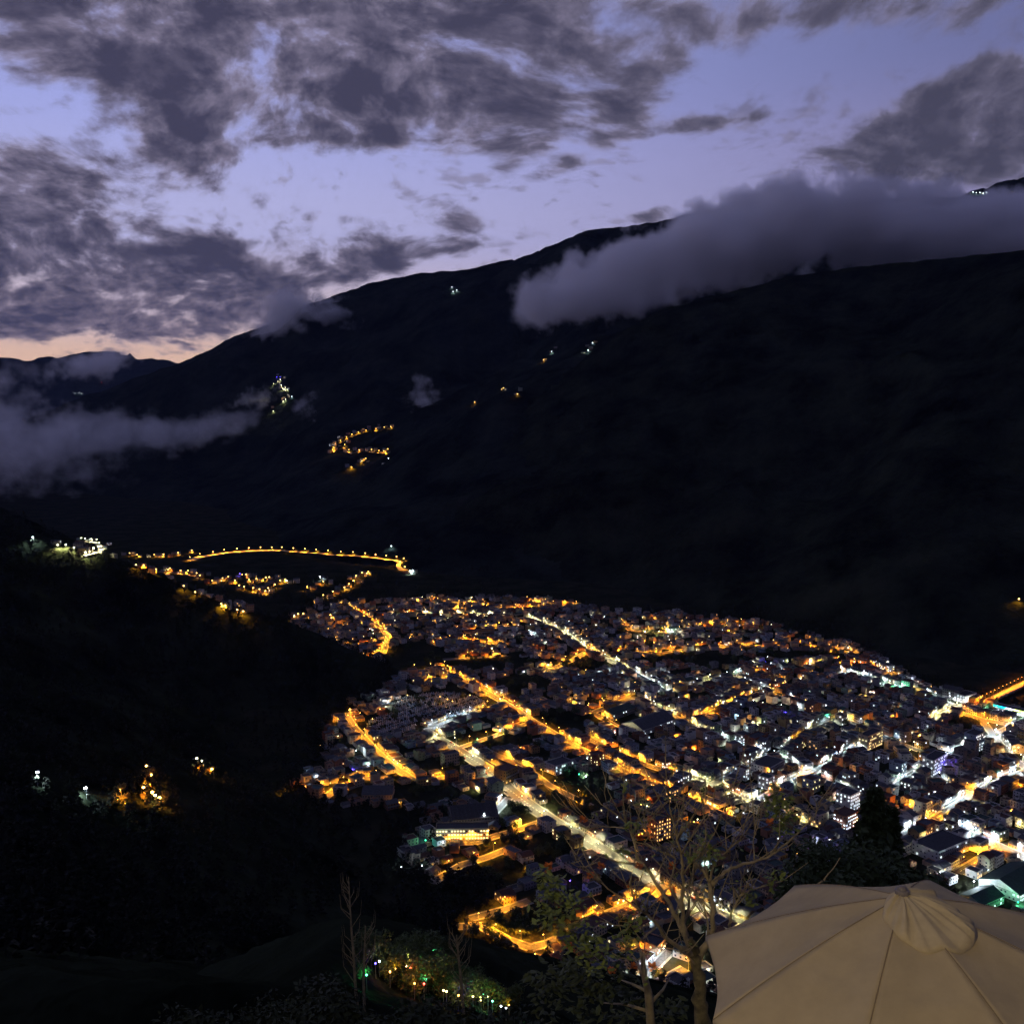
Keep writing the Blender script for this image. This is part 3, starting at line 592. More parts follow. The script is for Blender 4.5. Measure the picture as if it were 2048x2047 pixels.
def inside(x, y, poly=TP):
    c = False; n = len(poly); j = n-1
    for i in range(n):
        xi, yi = poly[i]; xj, yj = poly[j]
        if (yi > y) != (yj > y) and x < (xj-xi)*(y-yi)/(yj-yi)+xi: c = not c
        j = i
    return c
# open ground kept free of houses (photo centre, radii)
CLEAR = [(830, 1312, 58, 26), (980, 1324, 90, 12), (885, 1408, 95, 24), (785, 1447, 52, 20), (1150, 1585, 62, 40), (1040, 1365, 55, 14), (980, 1480, 80, 14), (1400, 1318, 110, 9), (1120, 1440, 40, 20), (960, 1745, 80, 30), (1000, 1868, 50, 12), (1290, 1265, 60, 6), (1170, 1330, 60, 8), (1000, 1690, 60, 10), (1100, 1700, 40, 20), (870, 1590, 60, 12), (1600, 1310, 90, 6), (1940, 1450, 40, 12), (1225, 1435, 50, 12), (1050, 1620, 40, 14), (1070, 1840, 60, 26), (960, 1900, 70, 30), (900, 1530, 60, 12)]
for (px, py, rx, ry) in CLEAR:
    c = at_z(px, py)
    ex = at_z(px+rx, py)-c; ey = at_z(px, py-ry)-c
    r = max(ex.length, ey.length)
    k = cells(c.x, c.y, r, r, 0)
    if k is None: continue
    gx, gy = k; dx = (gx*GC+GX0-c.x)/ex.length; dy = (gy*GC+GY0-c.y)/ey.length
    m = (dx*dx+dy*dy < 1) & (occ[gx, gy] == 0); occ[gx[m], gy[m]] = 3
# landmark buildings: (label, category, photo centre of the base, width, depth, storeys, photo point the width runs towards, wall, roof, roof kind, lit share, lit kind)
LAND = [
 ('long school building with a row of lit windows, beside the orange lane', 'school', (925, 1672), 48, 14, 3, (1000, 1671), 0, 0, 'flat', .75, 2),
 ('wide dark roofed hall behind the school with the lit window row', 'hall', (945, 1634), 44, 34, 2, (1030, 1626), 5, 0, 'gable', 0, 0),
 ('low market hall with a broad dark roof beside the street junction', 'market hall', (1297, 1452), 62, 34, 2, (1375, 1425), 1, 1, 'gable', .25, 1),
 ('long low hall with dark roof behind the market hall', 'hall', (1236, 1428), 44, 20, 2, (1300, 1405), 5, 3, 'gable', .1, 1),
 ('large pale block with dark roof between the conifer and white street', 'hall', (1880, 1702), 46, 26, 3, (1950, 1672), 1, 0, 'flat', .12, 1),
 ('market hall with green ribbed roof and skylights beside the orange street', 'market hall', (2030, 1770), 52, 34, 2, (2100, 1730), 1, 3, 'gable', .5, 1),
 ('arched green sports hall behind the parasol', 'sports hall', (1962, 1805), 30, 20, 2, (2020, 1780), 7, 3, 'gable', .1, 1),
 ('yellow lit apartment block on the white cross street', 'apartment block', (1740, 1492), 34, 12, 5, (1771, 1478), 0, 0, 'flat', .55, 2),
 ('block with lit balconies in cold white light beside blue sign', 'apartment block', (1868, 1540), 34, 13, 5, (1895, 1524), 1, 0, 'flat', .6, 1),
 ('white hotel with glowing storeys on the blue-white street', 'hotel', (1948, 1498), 22, 14, 6, (1975, 1486), 4, 0, 'flat', .6, 1),
 ('red brick block with orange lit side near the dark blocks', 'apartment block', (1512, 1492), 26, 14, 4, (1545, 1480), 3, 0, 'flat', .1, 0),
 ('blue lit hall left of the white street junction', 'hall', (1535, 1540), 34, 22, 3, (1570, 1520), 1, 0, 'flat', .05, 1),
 ('pale blue house with purple side at the street junction', 'house', (1622, 1580), 14, 12, 4, (1640, 1572), 4, 4, 'flat', .35, 2),
 ('curved balcony hotel with white lit floors near the conifer', 'hotel', (1695, 1615), 18, 16, 5, (1715, 1605), 1, 0, 'flat', .85, 1),
 ('red roofed block with bright front left of the conifer', 'hotel', (1690, 1650), 20, 14, 4, (1710, 1640), 3, 4, 'flat', .8, 1),
 ('white cube hall lit beside the green trees', 'hall', (1118, 1540), 26, 18, 3, (1150, 1530), 1, 0, 'flat', .1, 1),
 ('tall cream building with nine dark windows above the avenue', 'apartment block', (900, 1528), 18, 10, 4, (940, 1520), 0, 0, 'flat', 0, 0),
 ('long red seated stand at the orange stadium', 'grandstand', (958, 1266), 52, 12, 2, (1030, 1262), 8, 2, 'flat', 0, 0),
 ('ribbed beige hall on the left edge of the orange street', 'hall', (757, 1592), 30, 24, 2, (810, 1592), 0, 1, 'gable', .05, 0),
 ('tower block with orange lit windows behind the bare tree', 'apartment block', (1318, 1675), 18, 12, 6, (1340, 1668), 3, 0, 'flat', .6, 0),
 ('ochre three storey block beside the pale avenue', 'apartment block', (1012, 1558), 20, 16, 4, (1040, 1545), 2, 4, 'flat', .15, 0),
 ('round bright pavilion at the bridge head', 'pavilion', (1930, 1400), 26, 16, 3, (1960, 1392), 1, 0, 'flat', .8, 1),
 ('long hall with rainbow coloured light strip near the bridge', 'hall', (2022, 1424), 40, 12, 2, (2048, 1430), 1, 0, 'flat', .4, 1),
 ('sloped dark hall at the end of the bridge', 'hall', (1905, 1395), 22, 16, 4, (1930, 1400), 5, 0, 'gable', .05, 1),
 ('bright tent roofed sports pitch cover', 'pavilion', (1345, 1262), 20, 12, 2, (1380, 1258), 7, 3, 'gable', .4, 1),
]
used_labels = {}
def uniq(l):
    used_labels[l] = used_labels.get(l, 0)+1
    return l
land_objs = {}
for (lab, cat, c, w, d, st, tw, ci, rk, rkind, lp, lk_) in LAND:
    p = at_z(*c); q = at_z(*tw); ang = math.atan2(q.y-p.y, q.x-p.x)
    fy = Vector((math.sin(ang), -math.cos(ang)))
    if fy.y > 0: ang += math.pi
    k = cells(p.x, p.y, w/2+.5, d/2+1, ang)
    if k: occ[k] = 2
    P = house_parts(w, d, st, ci, rk, rkind, random.Random(hash(c) & 0xffff), lp, True, 3.4, lk_)
    o = link(cat.replace(' ', '_'), None, loc=(p.x, p.y, .0), rz=ang, label=lab, cat=cat)
    for nm, mb in P.items():
        if mb.f:
            ch = link(nm, mb.mesh(nm, HM), parent=o)
            if nm in ('window', 'lit_window', 'balcony'): ch['kind'] = 'stuff'
    if rkind == 'gable' and w > 40 and st == 2:      # roof ribs and skylights
        e = MB(); rh = d*.22; H = st*3.4
        for j in range(int(w/4)):
            xx = -w/2+2+j*4
            for s in (-1, 1): e.add([(xx-.12, s*(d/2+.5), H+.02), (xx+.12, s*(d/2+.5), H+.02), (xx+.12, 0, H+rh+.09), (xx-.12, 0, H+rh+.09)], [(0, 1, 2, 3) if s < 0 else (3, 2, 1, 0)], I_ROOF+1)
        ch = link('roof_rib', e.mesh('roof_rib', HM), parent=o); ch['kind'] = 'stuff'
    land_objs[lab] = o
cands = []
def try_house(cx, cyy, w, d, ang, st, meta, pad=.2):
    k = cells(cx, cyy, w/2+pad, d/2+pad, ang)
    if k is None or len(k[0]) == 0: return False
    if occ[k].any(): return False
    occ[cells(cx, cyy, w/2, d/2, ang)] = 2
    cands.append((cx, cyy, w, d, ang, st, meta)); return True
down = at_z(1786, 1500)
hr = random.Random(21)
for i, st in enumerate(streets):
    if st[0] in ('r1', 'r3', 'g3', 'k1', 'e3', 'c2'): dens_ = .35
    elif st[0] in ('m2', 'm3', 'l3', 'r2', 'k3'): dens_ = .6
    else: dens_ = .95
    for sd in (-1, 1):
        n = 0
        for a, b in zip(st[5][:-1], st[5][1:]):
            L = (b-a).length; t = (b-a)/L; nn = Vector((-t.y, t.x))*sd; s = 1.0
            while s < L-3:
                w = hr.uniform(7, 15); d = hr.uniform(9, 15)
                c = a+t*(s+w/2)+nn*(st[3]/2+2.0+d/2)
                dc = (c-Vector((down.x, down.y))).length; tall = max(0, 1-dc/380)
                stn = max(1, min(6, int(hr.gauss(2.3+1.6*tall, .9))))
                if hr.random() < dens_ and inside(c.x, c.y):
                    ang = math.atan2(-nn.x*-1, nn.y) if False else math.atan2(t.y, t.x)
                    f = Vector((math.sin(ang), -math.cos(ang)))       # local -y
                    if f.dot(nn) > 0: ang += math.pi
                    if try_house(c.x, c.y, w, d, ang, stn, (i, 'row', sd, n)): n += 1
                s += w+hr.choice((0.1, .3, .3, 1.5, 3))
ga = math.atan2(-.84, .54)
ca, sa = math.cos(ga), math.sin(ga)
u = -2200
xs = [p[0] for p in TP]; ys = [p[1] for p in TP]
for iu in range(-180, 200):
    for iv in range(-180, 200):
        x = iu*13.0*ca-iv*12.0*sa+300+hr.uniform(-1.5, 1.5); y = iu*13.0*sa+iv*12.0*ca+1100+hr.uniform(-1.5, 1.5)
        if not (min(xs) < x < max(xs) and min(ys) < y < max(ys)): continue
        if hr.random() < (.24 if y < 1450 else .42) or not inside(x, y): continue
        dc = math.hypot(x-down.x, y-down.y); tall = max(0, 1-dc/380)
        w = hr.uniform(7, 12.5); d = hr.uniform(7, 11.5); ang = ga+hr.gauss(0, .03)+hr.choice((0, math.pi/2, math.pi, -math.pi/2))
        try_house(x, y, w, d, ang, max(1, min(5, int(hr.gauss(1.9+1.3*tall, .8)))), (-1, 'in', 0, 0))
# far villages: small houses round the far lamps
for (p, c, where) in far_spots:
    if 'mountain slope' in where and (hr.random() < .5 or p.y < 1700): continue
    if where in ('yard on the dark left hillside', 'garden on the dark left hillside', 'far mountain mast', 'curved valley road'): continue
    for _ in range(1 if 'pale' in where or 'bright' in where else 2):
        x = p.x+hr.uniform(-22, 22); y = p.y+hr.uniform(6, 26); cands.append((x, y, hr.uniform(8, 14), hr.uniform(7, 10), hr.uniform(-.5, .5), hr.choice((1, 2, 2, 3)), (-2, 'far', 0, 0)))
def shown(c):
    X_ = to_px((c[0], c[1], 6)); px, py = X_[0], X_[1]
    if not (-15 < px < 2063 and py < 2070): return 0
    if px > 1430 and py > 1840: return 0
    if px > 1400 and py > 1880: return 0
    return (c[2]*c[5]*3+c[2]*c[3]*.35)/X_[2]**2
order = sorted(range(len(cands)), key=lambda j: -shown(cands[j]))
near_ids = set(order[:300-25])
print('houses', len(cands), 'lamps', n_lamps)
def close_street(x, y):
    best = (1e9, 0)
    for i, st in enumerate(streets):
        for a, b in zip(st[5][:-1], st[5][1:]):
            p = Vector((x, y)); t = max(0, min(1, (p-a).dot(b-a)/(b-a).length_squared)); dd = (p-a-(b-a)*t).length
            if dd < best[0]: best = (dd, i)
    return best[1]
counts = {}; mass = MB(); wl = 0
NUMW = {1: 'one', 2: 'two', 3: 'three', 4: 'four', 5: 'five', 6: 'six'}
porch = []
for j, (x, y, w, d, ang, st, meta) in enumerate(cands):
    zx, zy, _z = to_px((x, y, 3)); warmz = .85 if zx < 1150 or zy < 1300 else .6 if zx < 1420 else .25
    r = random.Random(j*7+1); ci = r.choices(range(10), weights=(5, 6, 2, 1.5, 1.5, 4, 3, 1.5, 2, 3))[0]; rk = r.choices(range(5), weights=(5, 4, 2, 1.2, 2))[0]
    kind = 'flat' if r.random() < (.72 if meta[1] != 'far' else .2) else 'gable'
    if kind == 'gable' and rk == 0: rk = 1
    inn = meta[1] == 'in'
    litp = r.choice((0, 0, 0, .04, .1)) if inn else r.choice((0, 0, .05, .12, .35))
    P = house_parts(w, d, st, ci, rk, kind, r, litp*(1 if j in near_ids else .6), j in near_ids, lit_kind=r.choice((0, 0, 2)) if r.random() < warmz else 1)
    z = 0.0 if meta[1] != 'far' else drop(x, y)-.3
    if j in near_ids:
        si = meta[0] if meta[0] >= 0 else close_street(x, y); sn = streets[si][1]
        rf = ROOFS[rk][0]+(' flat' if kind == 'flat' else ' pitched')+' roof'
        key = (PAL[ci][0], st, rf, si); counts[key] = counts.get(key, 0)+1
        fac = 'facing' if meta[1] == 'row' else 'behind'
        lab = f"{NUMW[st]}-storey {PAL[ci][0]} house, {rf}, {fac} {sn}"
        key2 = lab; counts[key2] = counts.get(key2, 0)+1
        o = link('house', None, loc=(x, y, z), rz=ang, label=lab, cat='house', group='houses of the town')
        counts.setdefault('objs', []).append((lab, o, Vector((x, y)), si))
        for nm, mb in P.items():
            if mb.f:
                ch = link(nm, mb.mesh(nm, HM), parent=o)
                if nm in ('window', 'lit_window', 'balcony'): ch['kind'] = 'stuff'
    else:
        M = Matrix.Translation((x, y, z)) @ Matrix.Rotation(ang, 4, 'Z')
        for nm, mb in P.items():
            if mb.f: mass.merge(mb, M)
    if meta[1] != 'far' and r.random() < (.16 if inn else .13): porch.append((x, y, w, d, ang, st, r, warmz))
# same words on two houses: tell them apart by their order down the street
bylab = {}
for (lab, o, p, si) in counts.get('objs', []): bylab.setdefault(lab, []).append((o, p, si))
for lab, lst in bylab.items():
    if len(lst) > 1:
        a = streets[lst[0][2]][5][0]
        lst.sort(key=lambda q: -q[1].y)
        for n, (o, p, si) in enumerate(lst): o['label'] = lab.replace(' house,', ' house, '+ordw(n+1)+' farthest,' if n else ' house, farthest,').replace('  ', ' ')
link('distant_houses', mass.mesh('distant_houses', HM), kind='stuff', label='crowded small houses of the farther town blocks')
# lamps on house walls and in yards
wlm = {k: MB() for k in 'OPWBG'}
yard_lamp_mesh = {}
for k in 'OPWBGR':
    mb = MB(); mb.tube([(0, 0, 0), (0, 0, 3.4)], .05, 5, 0); mb.ball((0, 0, 3.6), .32, 1, 8, 5); yard_lamp_mesh[k] = mb.mesh('yard_lamp', [mpole, head_m[k]])
yl = 0; ymass = MB()
for (x, y, w, d, ang, st, r, wz) in porch:
    c = r.choices('OPWBG', weights=(12*wz, 3, 9*(1-wz)+1, .04, .04))[0]
    s = r.choice((-1, 1)); lx = r.uniform(-w/3, w/3); ly = s*(d/2+r.uniform(.8, 1.6))
    X_ = x+lx*math.cos(ang)-ly*math.sin(ang); Y_ = y+lx*math.sin(ang)+ly*math.cos(ang)
    pwr = r.choice((500, 1000, 2000, 6000))*(2 if c == 'O' else 1); yl += 1
    M = Matrix.Translation((X_, Y_, 0)); t = MB(); t.tube([(0, 0, 0), (0, 0, 3.4)], .06, 4, 0); t.ball((0, 0, 3.6), .34, 1, 6, 4)
    ymass.merge(t, M, [0, 'OPWRBG'.index(c)+1])
    lo = bpy.data.objects.new('lamp_light', light_of(c, pwr, 'POINT', .35)); COL.objects.link(lo); lo.location = (X_, Y_, 4.2)
print('yard lamps', yl)
link('yard_lamps', ymass.mesh('yard_lamps', FL_M), kind='stuff', label='small lamps in the yards between the houses')
link('distant_street_lamps', far_lamps.mesh('distant_street_lamps', FL_M), kind='stuff', label='street lamps of the farther streets')
#---PART2---
# ------------------------------------------------------------------ landmark lamps
SPECIAL = [(1543, 1535, 'B', 60000, 'blue floodlight on the hall left of the white junction'), (1556, 1531, 'W', 12000, 'white lamp next to the blue floodlight'), (1538, 1542, 'O', 9000, 'orange lamp under the blue floodlight'),
 (1894, 1532, 'B', 8000, 'blue lamp at the corner of the block with lit balconies'), (1290, 1263, 'P', 60000, 'bright floodlight on the left side of the sports field'), (1318, 1262, 'P', 60000, 'bright floodlight on the right side of the sports field'), (1338, 1260, 'W', 30000, 'white floodlight by the tent roofed pitch'),
 (1063, 1268, 'W', 20000, 'single white lamp in the dark ground beside the boulevard'), (1158, 1548, 'G', 2500, 'green lamp among the trees by the white cube hall'), (1172, 1552, 'W', 12000, 'white lamp among the trees by the white cube hall'), (1135, 1530, 'W', 16000, 'white lamp at the front of the white cube hall'),
 (712, 1500, 'W', 9000, 'white lamp in a garden left of the steep orange street'), (795, 1526, 'G', 5000, 'greenish lamp right of the steep orange street'), (955, 1478, 'G', 3000, 'green-white lamp in the dark field below the cemetery'), (1000, 1460, 'W', 9000, 'white lamp above the dark field below the cemetery'),
 (776, 1402, 'W', 24000, 'white lamp at the left corner of the cemetery'), (851, 1680, 'G', 2000, 'green-white lamp left of the school'), (886, 1684, 'W', 6000, 'white lamp at the left end of the school'), (903, 1617, 'P', 8000, 'yellow lamp behind the dark roofed hall'), (632, 1552, 'W', 7000, 'white lamp on the dark left edge of town'),
 (844, 1731, 'W', 4000, 'small white lamp above the lane with the long wall'), (803, 1734, 'W', 3000, 'small white lamp on the black slope left of the wall lane'),
 (1140, 1761, 'B', 3000, 'blue lamp above the lower orange road'), (1184, 2001, 'B', 2500, 'blue lamp near the bottom edge of the photo'), (1216, 1993, 'B', 2500, 'violet-blue lamp among orange yards near the bottom'), (1395, 1900, 'W', 14000, 'bright white lamp beside the tree trunk'),
 (1644, 1704, 'B', 12000, 'blue lamp left of the dark bushes'), (1711, 1751, 'B', 9000, 'blue lamp just above the parasol'), (1925, 1453, 'R', 2000, 'red lamp on the pale roof near the bridge'), (2042, 1449, 'R', 2000, 'red lamp at the right edge of the photo'), (1655, 1432, 'G', 5000, 'turquoise lamp in the dark blocks right of centre'), (1548, 1427, 'G', 5000, 'green lamp in the dark blocks'), (1571, 1424, 'B', 5000, 'violet lamp right of the green lamp in the dark blocks'),
 (1840, 1470, 'O', 9000, 'orange lamp on the dark block below the white junction'), (2012, 1552, 'O', 22000, 'orange lamp on a yard right of the shopping street'), (1820, 1608, 'O', 26000, 'orange lamp in a roof court above the dark halls'), (1895, 1628, 'O', 16000, 'orange lamp in a dark court by the shopping street'), (2030, 1500, 'O', 14000, 'orange lamp on a yard at the right edge'),
 (1800, 1372, 'G', 16000, 'green floodlight at the far edge of town'), (1825, 1380, 'W', 20000, 'white floodlight beside the green floodlight'), (1985, 1420, 'G', 12000, 'green lamp in the small park by the bridge'), (1925, 1610, 'W', 20000, 'white floodlight over the shopping street'), (2000, 1425, 'W', 16000, 'white lamp in front of the rainbow hall'),
 (1948, 1762, 'W', 30000, 'white lamp added at the left corner of the green roofed market'), (1990, 1790, 'W', 26000, 'white lamp added at the front of the green roofed market'), (2036, 1804, 'G', 9000, 'green-white lamp beside the arched sports hall'), (1880, 1745, 'W', 12000, 'white lamp between the large hall and the parasol')]  # the two white market lamps are added to brighten its green roof
POST4 = {}
for c in 'OPWBGR':
    mb = MB(); mb.tube([(0, 0, 0), (0, 0, 6.6)], [.09, .06], 6, 0); mb.box(-.14, .14, -.14, .14, 6.5, 6.75, 0, bottom=True); mb.ball((0, 0, 7.05), .5, 1, 8, 5)
    p_ = MB(); p_.v, p_.f, p_.m = mb.v, mb.f, mb.m; POST4[c] = p_.mesh('flood_lamp', [mpole, head_m[c]])
for (px, py, c, pw, lab) in SPECIAL:
    p = at_z(px, py, 6.5)
    o = link('yard_lamp', POST4[c], loc=(p.x, p.y, 0), label=lab, cat='lamp', group='single lamps in yards')
    lo = bpy.data.objects.new('lamp_light', light_of(c, pw, 'POINT', .4)); COL.objects.link(lo); lo.parent = o; lo.location = (0, 0, 7.9)
# rainbow light strip on its hall
ro = land_objs['long hall with rainbow coloured light strip near the bridge']
RB = [(0, 1, .7), (0, .4, 1), (.7, .7, 1), (1, 1, .3), (.5, 1, .1)]
for k, c in enumerate(RB):
    mb = MB(); mb.box(-20+k*8.05, -12.1+k*8.05, -6.35, -6.12, 5.6, 6.9, 0, bottom=True)
    link('light_strip', mb.mesh('light_strip', [mat('light_strip_%d' % k, c, .5, emis=(c, 7))]), parent=ro)
# ------------------------------------------------------------------ bridge
def P2(p): return Vector((p.x, p.y))
bp = [P2(at_z(px, py, 6)) for px, py in [(1952, 1412), (2120, 1331)]]
bp = [bp[0].lerp(bp[-1], k/6) for k in range(7)]
br = link('bridge', None, loc=(bp[0].x, bp[0].y, 0), label='orange-lit road bridge leaving town at the right edge', cat='bridge')
def strip(pts, o0, o1, z0, z1, org):
    mb = MB(); v = []
    for k in range(len(pts)):
        t = (pts[min(k+1, len(pts)-1)]-pts[max(k-1, 0)]).normalized(); n = Vector((-t.y, t.x))
        for o, z in ((o0, z0), (o1, z0), (o1, z1), (o0, z1)): q = pts[k]+n*o-org; v.append((q.x, q.y, z))
    f = []
    for k in range(len(pts)-1):
        for j in range(4): f.append((k*4+j, k*4+(j+1) % 4, k*4+4+(j+1) % 4, k*4+4+j))
    f += [(3, 2, 1, 0), tuple(len(v)-4+j for j in range(4))]
    mb.add(v, f); return mb
link('deck', strip(bp, -5.5, 5.5, 4.6, 5.6, bp[0]).mesh('deck', [mat('bridge_concrete', (.26, .24, .21), .9, .15, .5)]), parent=br)
link('roadway', strip(bp, -4.4, 4.4, 5.605, 5.66, bp[0]).mesh('roadway', [mat('bridge_asphalt', (.24, .22, .20), .9)]), parent=br)
for s in (-1, 1): link('parapet', strip(bp, s*5.1-.12, s*5.1+.12, 5.66, 6.6, bp[0]).mesh('parapet', [MATS['bridge_concrete']]), parent=br)
for (p, t) in walk(bp, 24):
    mb = MB(); q = p-bp[0]; mb.box(q.x-1.2, q.x+1.2, q.y-1, q.y+1, -1, 4.6, 0); link('pier', mb.mesh('pier', [MATS['bridge_concrete']]), parent=br)
k = 0
for (p, t) in walk(bp, 13):
    k += 1; nn = Vector((-t.y, t.x)); q = p+nn*4.8
    add_lamp(q.x, q.y, 5.6, math.atan2(-nn.y, -nn.x), 'D', 30000, f"deep orange lamp, {ordw(k)} from the town end of the bridge", 'lamps on the bridge')
# ------------------------------------------------------------------ cemetery graves
gr = random.Random(5); gm = MB()
grm = [mat('grave_white', (.6, .6, .6), .8), mat('grave_grey', (.3, .28, .3), .8), mat('grave_blue', (.3, .4, .5), .8)]
g0 = at_z(849, 1461); gdir = (P2(at_z(968, 1420))-P2(g0)).normalized(); gn = Vector((-gdir.y, gdir.x)); gang = math.atan2(gdir.y, gdir.x)
for (px, py, rx, ry) in ((880, 1408, 92, 24), (785, 1447, 50, 22)):
    c = P2(at_z(px, py)); ex = (P2(at_z(px+rx, py))-c).length; ey = (P2(at_z(px, py-ry))-c).length
    for a in range(-60, 61):
        for b in range(-60, 61):
            q = c+gdir*a*3.1+gn*b*3.6
            if ((q.x-c.x)/ex)**2+((q.y-c.y)/ey)**2 > 1 or gr.random() < .18 or b % 5 == 0: continue
            ix, iy = int((q.x-GX0)/GC), int((q.y-GY0)/GC)
            if occ[ix, iy] in (1, 2): continue
            t = MB(); h = gr.choice((.6, .9, 1.6, 2.6)); m = gr.randrange(3)
            t.box(-.6, .6, -1.1, 1.1, 0, .5, m); t.box(-.5, .5, .7, 1.05, .5, .5+h, m)
            gm.merge(t, Matrix.Translation((q.x, q.y, 0)) @ Matrix.Rotation(gang, 4, 'Z'))
link('graves', gm.mesh('graves', grm), kind='stuff', label='rows of pale tombs in the dark cemetery')
for k, (px, py) in enumerate([(815, 1392), (895, 1400), (905, 1404), (880, 1395), (940, 1392), (850, 1448), (700, 1420), (760, 1420), (745, 1440)]):
    p = at_z(px, py, 5); o = link('yard_lamp', POST4['O'], loc=(p.x, p.y, 0), label=f"orange lamp over the tombs, {ordw(k+1)} of the cemetery lamps", cat='lamp', group='lamps in the cemetery')
    lo = bpy.data.objects.new('lamp_light', light_of('O', 4000, 'POINT', .4)); COL.objects.link(lo); lo.parent = o; lo.location = (0, 0, 7.9)
# ------------------------------------------------------------------ trees
leafy = mat('leaf_dark', (.045, .065, .02), .7, .5, 3.0); leafy2 = mat('leaf_green', (.06, .085, .02), .65, .45, 3.0)
barkm = mat('bark', (.27, .22, .115), .95, .35, 6.0, .5); barkd = mat('bark_dark', (.045, .035, .025), .95, .3, 3.0)
def crown_mesh(name, r, seed, n, leaf, m, kind='round', tall=1.0):
    q = random.Random(seed); mb = MB(); lobes = []
    if kind == 'round':
        for _ in range(9):
            a = q.uniform(0, 6.28); e = q.uniform(-.5, 1.2); d = r*q.uniform(.25, .62); lobes.append((Vector((math.cos(a)*d, math.sin(a)*d, r*tall*(.95+.5*e))), r*q.uniform(.32, .5)))
    else:
        for k in range(14):
            h = k/13; rr = r*(1-h)*.75+.05*r; a = q.uniform(0, 6.28); lobes.append((Vector((math.cos(a)*rr*.35, math.sin(a)*rr*.35, r*tall*(.35+2.6*h))), rr*q.uniform(.8, 1.15)+.1))
    for _ in range(n):
        c, lr_ = q.choice(lobes); d = Vector((q.gauss(0, 1), q.gauss(0, 1), q.gauss(0, 1))).normalized()
        p = c+d*lr_*q.uniform(.55, 1.08); u_ = Vector((q.gauss(0, 1), q.gauss(0, 1), q.gauss(0, .6))).normalized(); v_ = u_.cross(d)
        if v_.length < .1: v_ = Vector((0, 0, 1))
        v_.normalize(); s = leaf*q.uniform(.6, 1.4)
        mb.add([p-u_*s, p+v_*s*.45+d*s*.1, p+u_*s, p-v_*s*.45+d*s*.1], [(0, 1, 2, 3)])
    return mb.mesh(name, [m])
def trunk_mesh(h, r, seed, m):
    q = random.Random(seed); mb = MB(); mb.tube([(0, 0, -1), (q.uniform(-.1, .1)*r, 0, h*.5), (0, q.uniform(-.2, .2), h)], [r, r*.8, r*.45], 6)
    for _ in range(4):
        a = q.uniform(0, 6.28); mb.tube([(0, 0, h*.7), (math.cos(a)*h*.3, math.sin(a)*h*.3, h*1.15)], [r*.4, r*.15], 4, cap=False)
    return mb.mesh('trunk', [m])
def stem_mesh(h, r):
    mb = MB(); mb.tube([(0, 0, -1), (r*.3, 0, h*.5), (0, 0, h)], [r, r*.8, r*.45], 7); return mb.mesh('trunk', [barkd])
TC = [(crown_mesh('crown', 4.2, 3+k, 420, .55, leafy), trunk_mesh(3.6, .28, k, barkd)) for k in range(4)]
tq = random.Random(12); tpos = []
for (px, py, rx, ry) in CLEAR:
    for _ in range(10 if (px, py) not in ((885, 1408), (785, 1447)) else 3):
        a = tq.uniform(0, 6.28); rr = tq.uniform(.35, 1); tpos.append((px+rx*rr*math.cos(a), py+ry*rr*math.sin(a)))
for _ in range(900): tpos.append((tq.uniform(640, 2040), tq.uniform(1215, 2040)))
tn = 0; tlist = []
for (px, py) in tpos:
    if tn >= 230: break
    p = at_z(px, py)
    if not inside(p.x, p.y): continue
    k = cells(p.x, p.y, 1.6, 1.6, 0)
    if k is None or (occ[k] == 1).any() or (occ[k] == 2).any(): continue
    if px > 1430 and py > 1850: continue
    tn += 1; cm, tm = TC[tq.randrange(4)]; s = tq.uniform(.7, 1.5)
    si = close_street(p.x, p.y)
    o = link('tree', None, loc=(p.x, p.y, 0), rz=tq.uniform(0, 6.28), cat='tree', group='dark trees between the houses'); o.scale = (s, s, s*tq.uniform(.9, 1.2))
    link('crown', cm, parent=o); link('trunk', tm, parent=o)
    occ[cells(p.x, p.y, 1.5, 1.5, 0)] = 4; tlist.append((si, -p.y, s, o))
tlist.sort(key=lambda a: (a[0], a[1])); c_ = {}
for (si, y, s, o) in tlist:
    c_[si] = c_.get(si, 0)+1
    o['label'] = f"{'small' if s < .95 else 'broad' if s > 1.25 else 'round'} dark tree, {ordw(c_[si])} counted from the far end near {streets[si][1]}"
# wood on the dark slopes
wq = random.Random(3); wv_, wf_ = [], []
proto_w = []
for k in range(5):
    q = random.Random(k+50); t = []
    for _ in range(46):
        a = q.uniform(0, 6.28); h = q.random(); rr = (1-h*.65)*q.uniform(.3, 1); c = np.array([math.cos(a)*rr*3.4, math.sin(a)*rr*3.4, 1.5+h*8.5])
        u_ = np.array([q.gauss(0, 1), q.gauss(0, 1), q.gauss(0, .5)]); u_ /= np.linalg.norm(u_); w_ = np.cross(u_, [q.gauss(0, 1), q.gauss(0, 1), 1]); w_ /= np.linalg.norm(w_)
        s = q.uniform(.7, 1.5); t += [c-u_*s, c+w_*s*.6, c+u_*s, c-w_*s*.6]
    proto_w.append(np.array(t))
spots = []
for _ in range(5200):
    px = wq.uniform(-40, 1010); py = 1030+(wq.random()**1.5)*1000
    h = hit(px, py)
    if h is None or h.length > 2300 or inside(h.x, h.y): continue
    if h.y < 270 and h.x > -95: continue
    spots.append((h.x, h.y, h.z))
for _ in range(1500):      # edges of the town and the foot of the mountain
    j = wq.randrange(len(TP)); a = TP[j]; b = TP[(j+1) % len(TP)]; t = wq.random(); x = a[0]+(b[0]-a[0])*t+wq.gauss(0, 16); y = a[1]+(b[1]-a[1])*t+wq.gauss(0, 16)
    if inside(x, y):
        k = cells(x, y, 2, 2, 0)
        if k is None or occ[k].any(): continue
    spots.append((x, y, drop(x, y)))
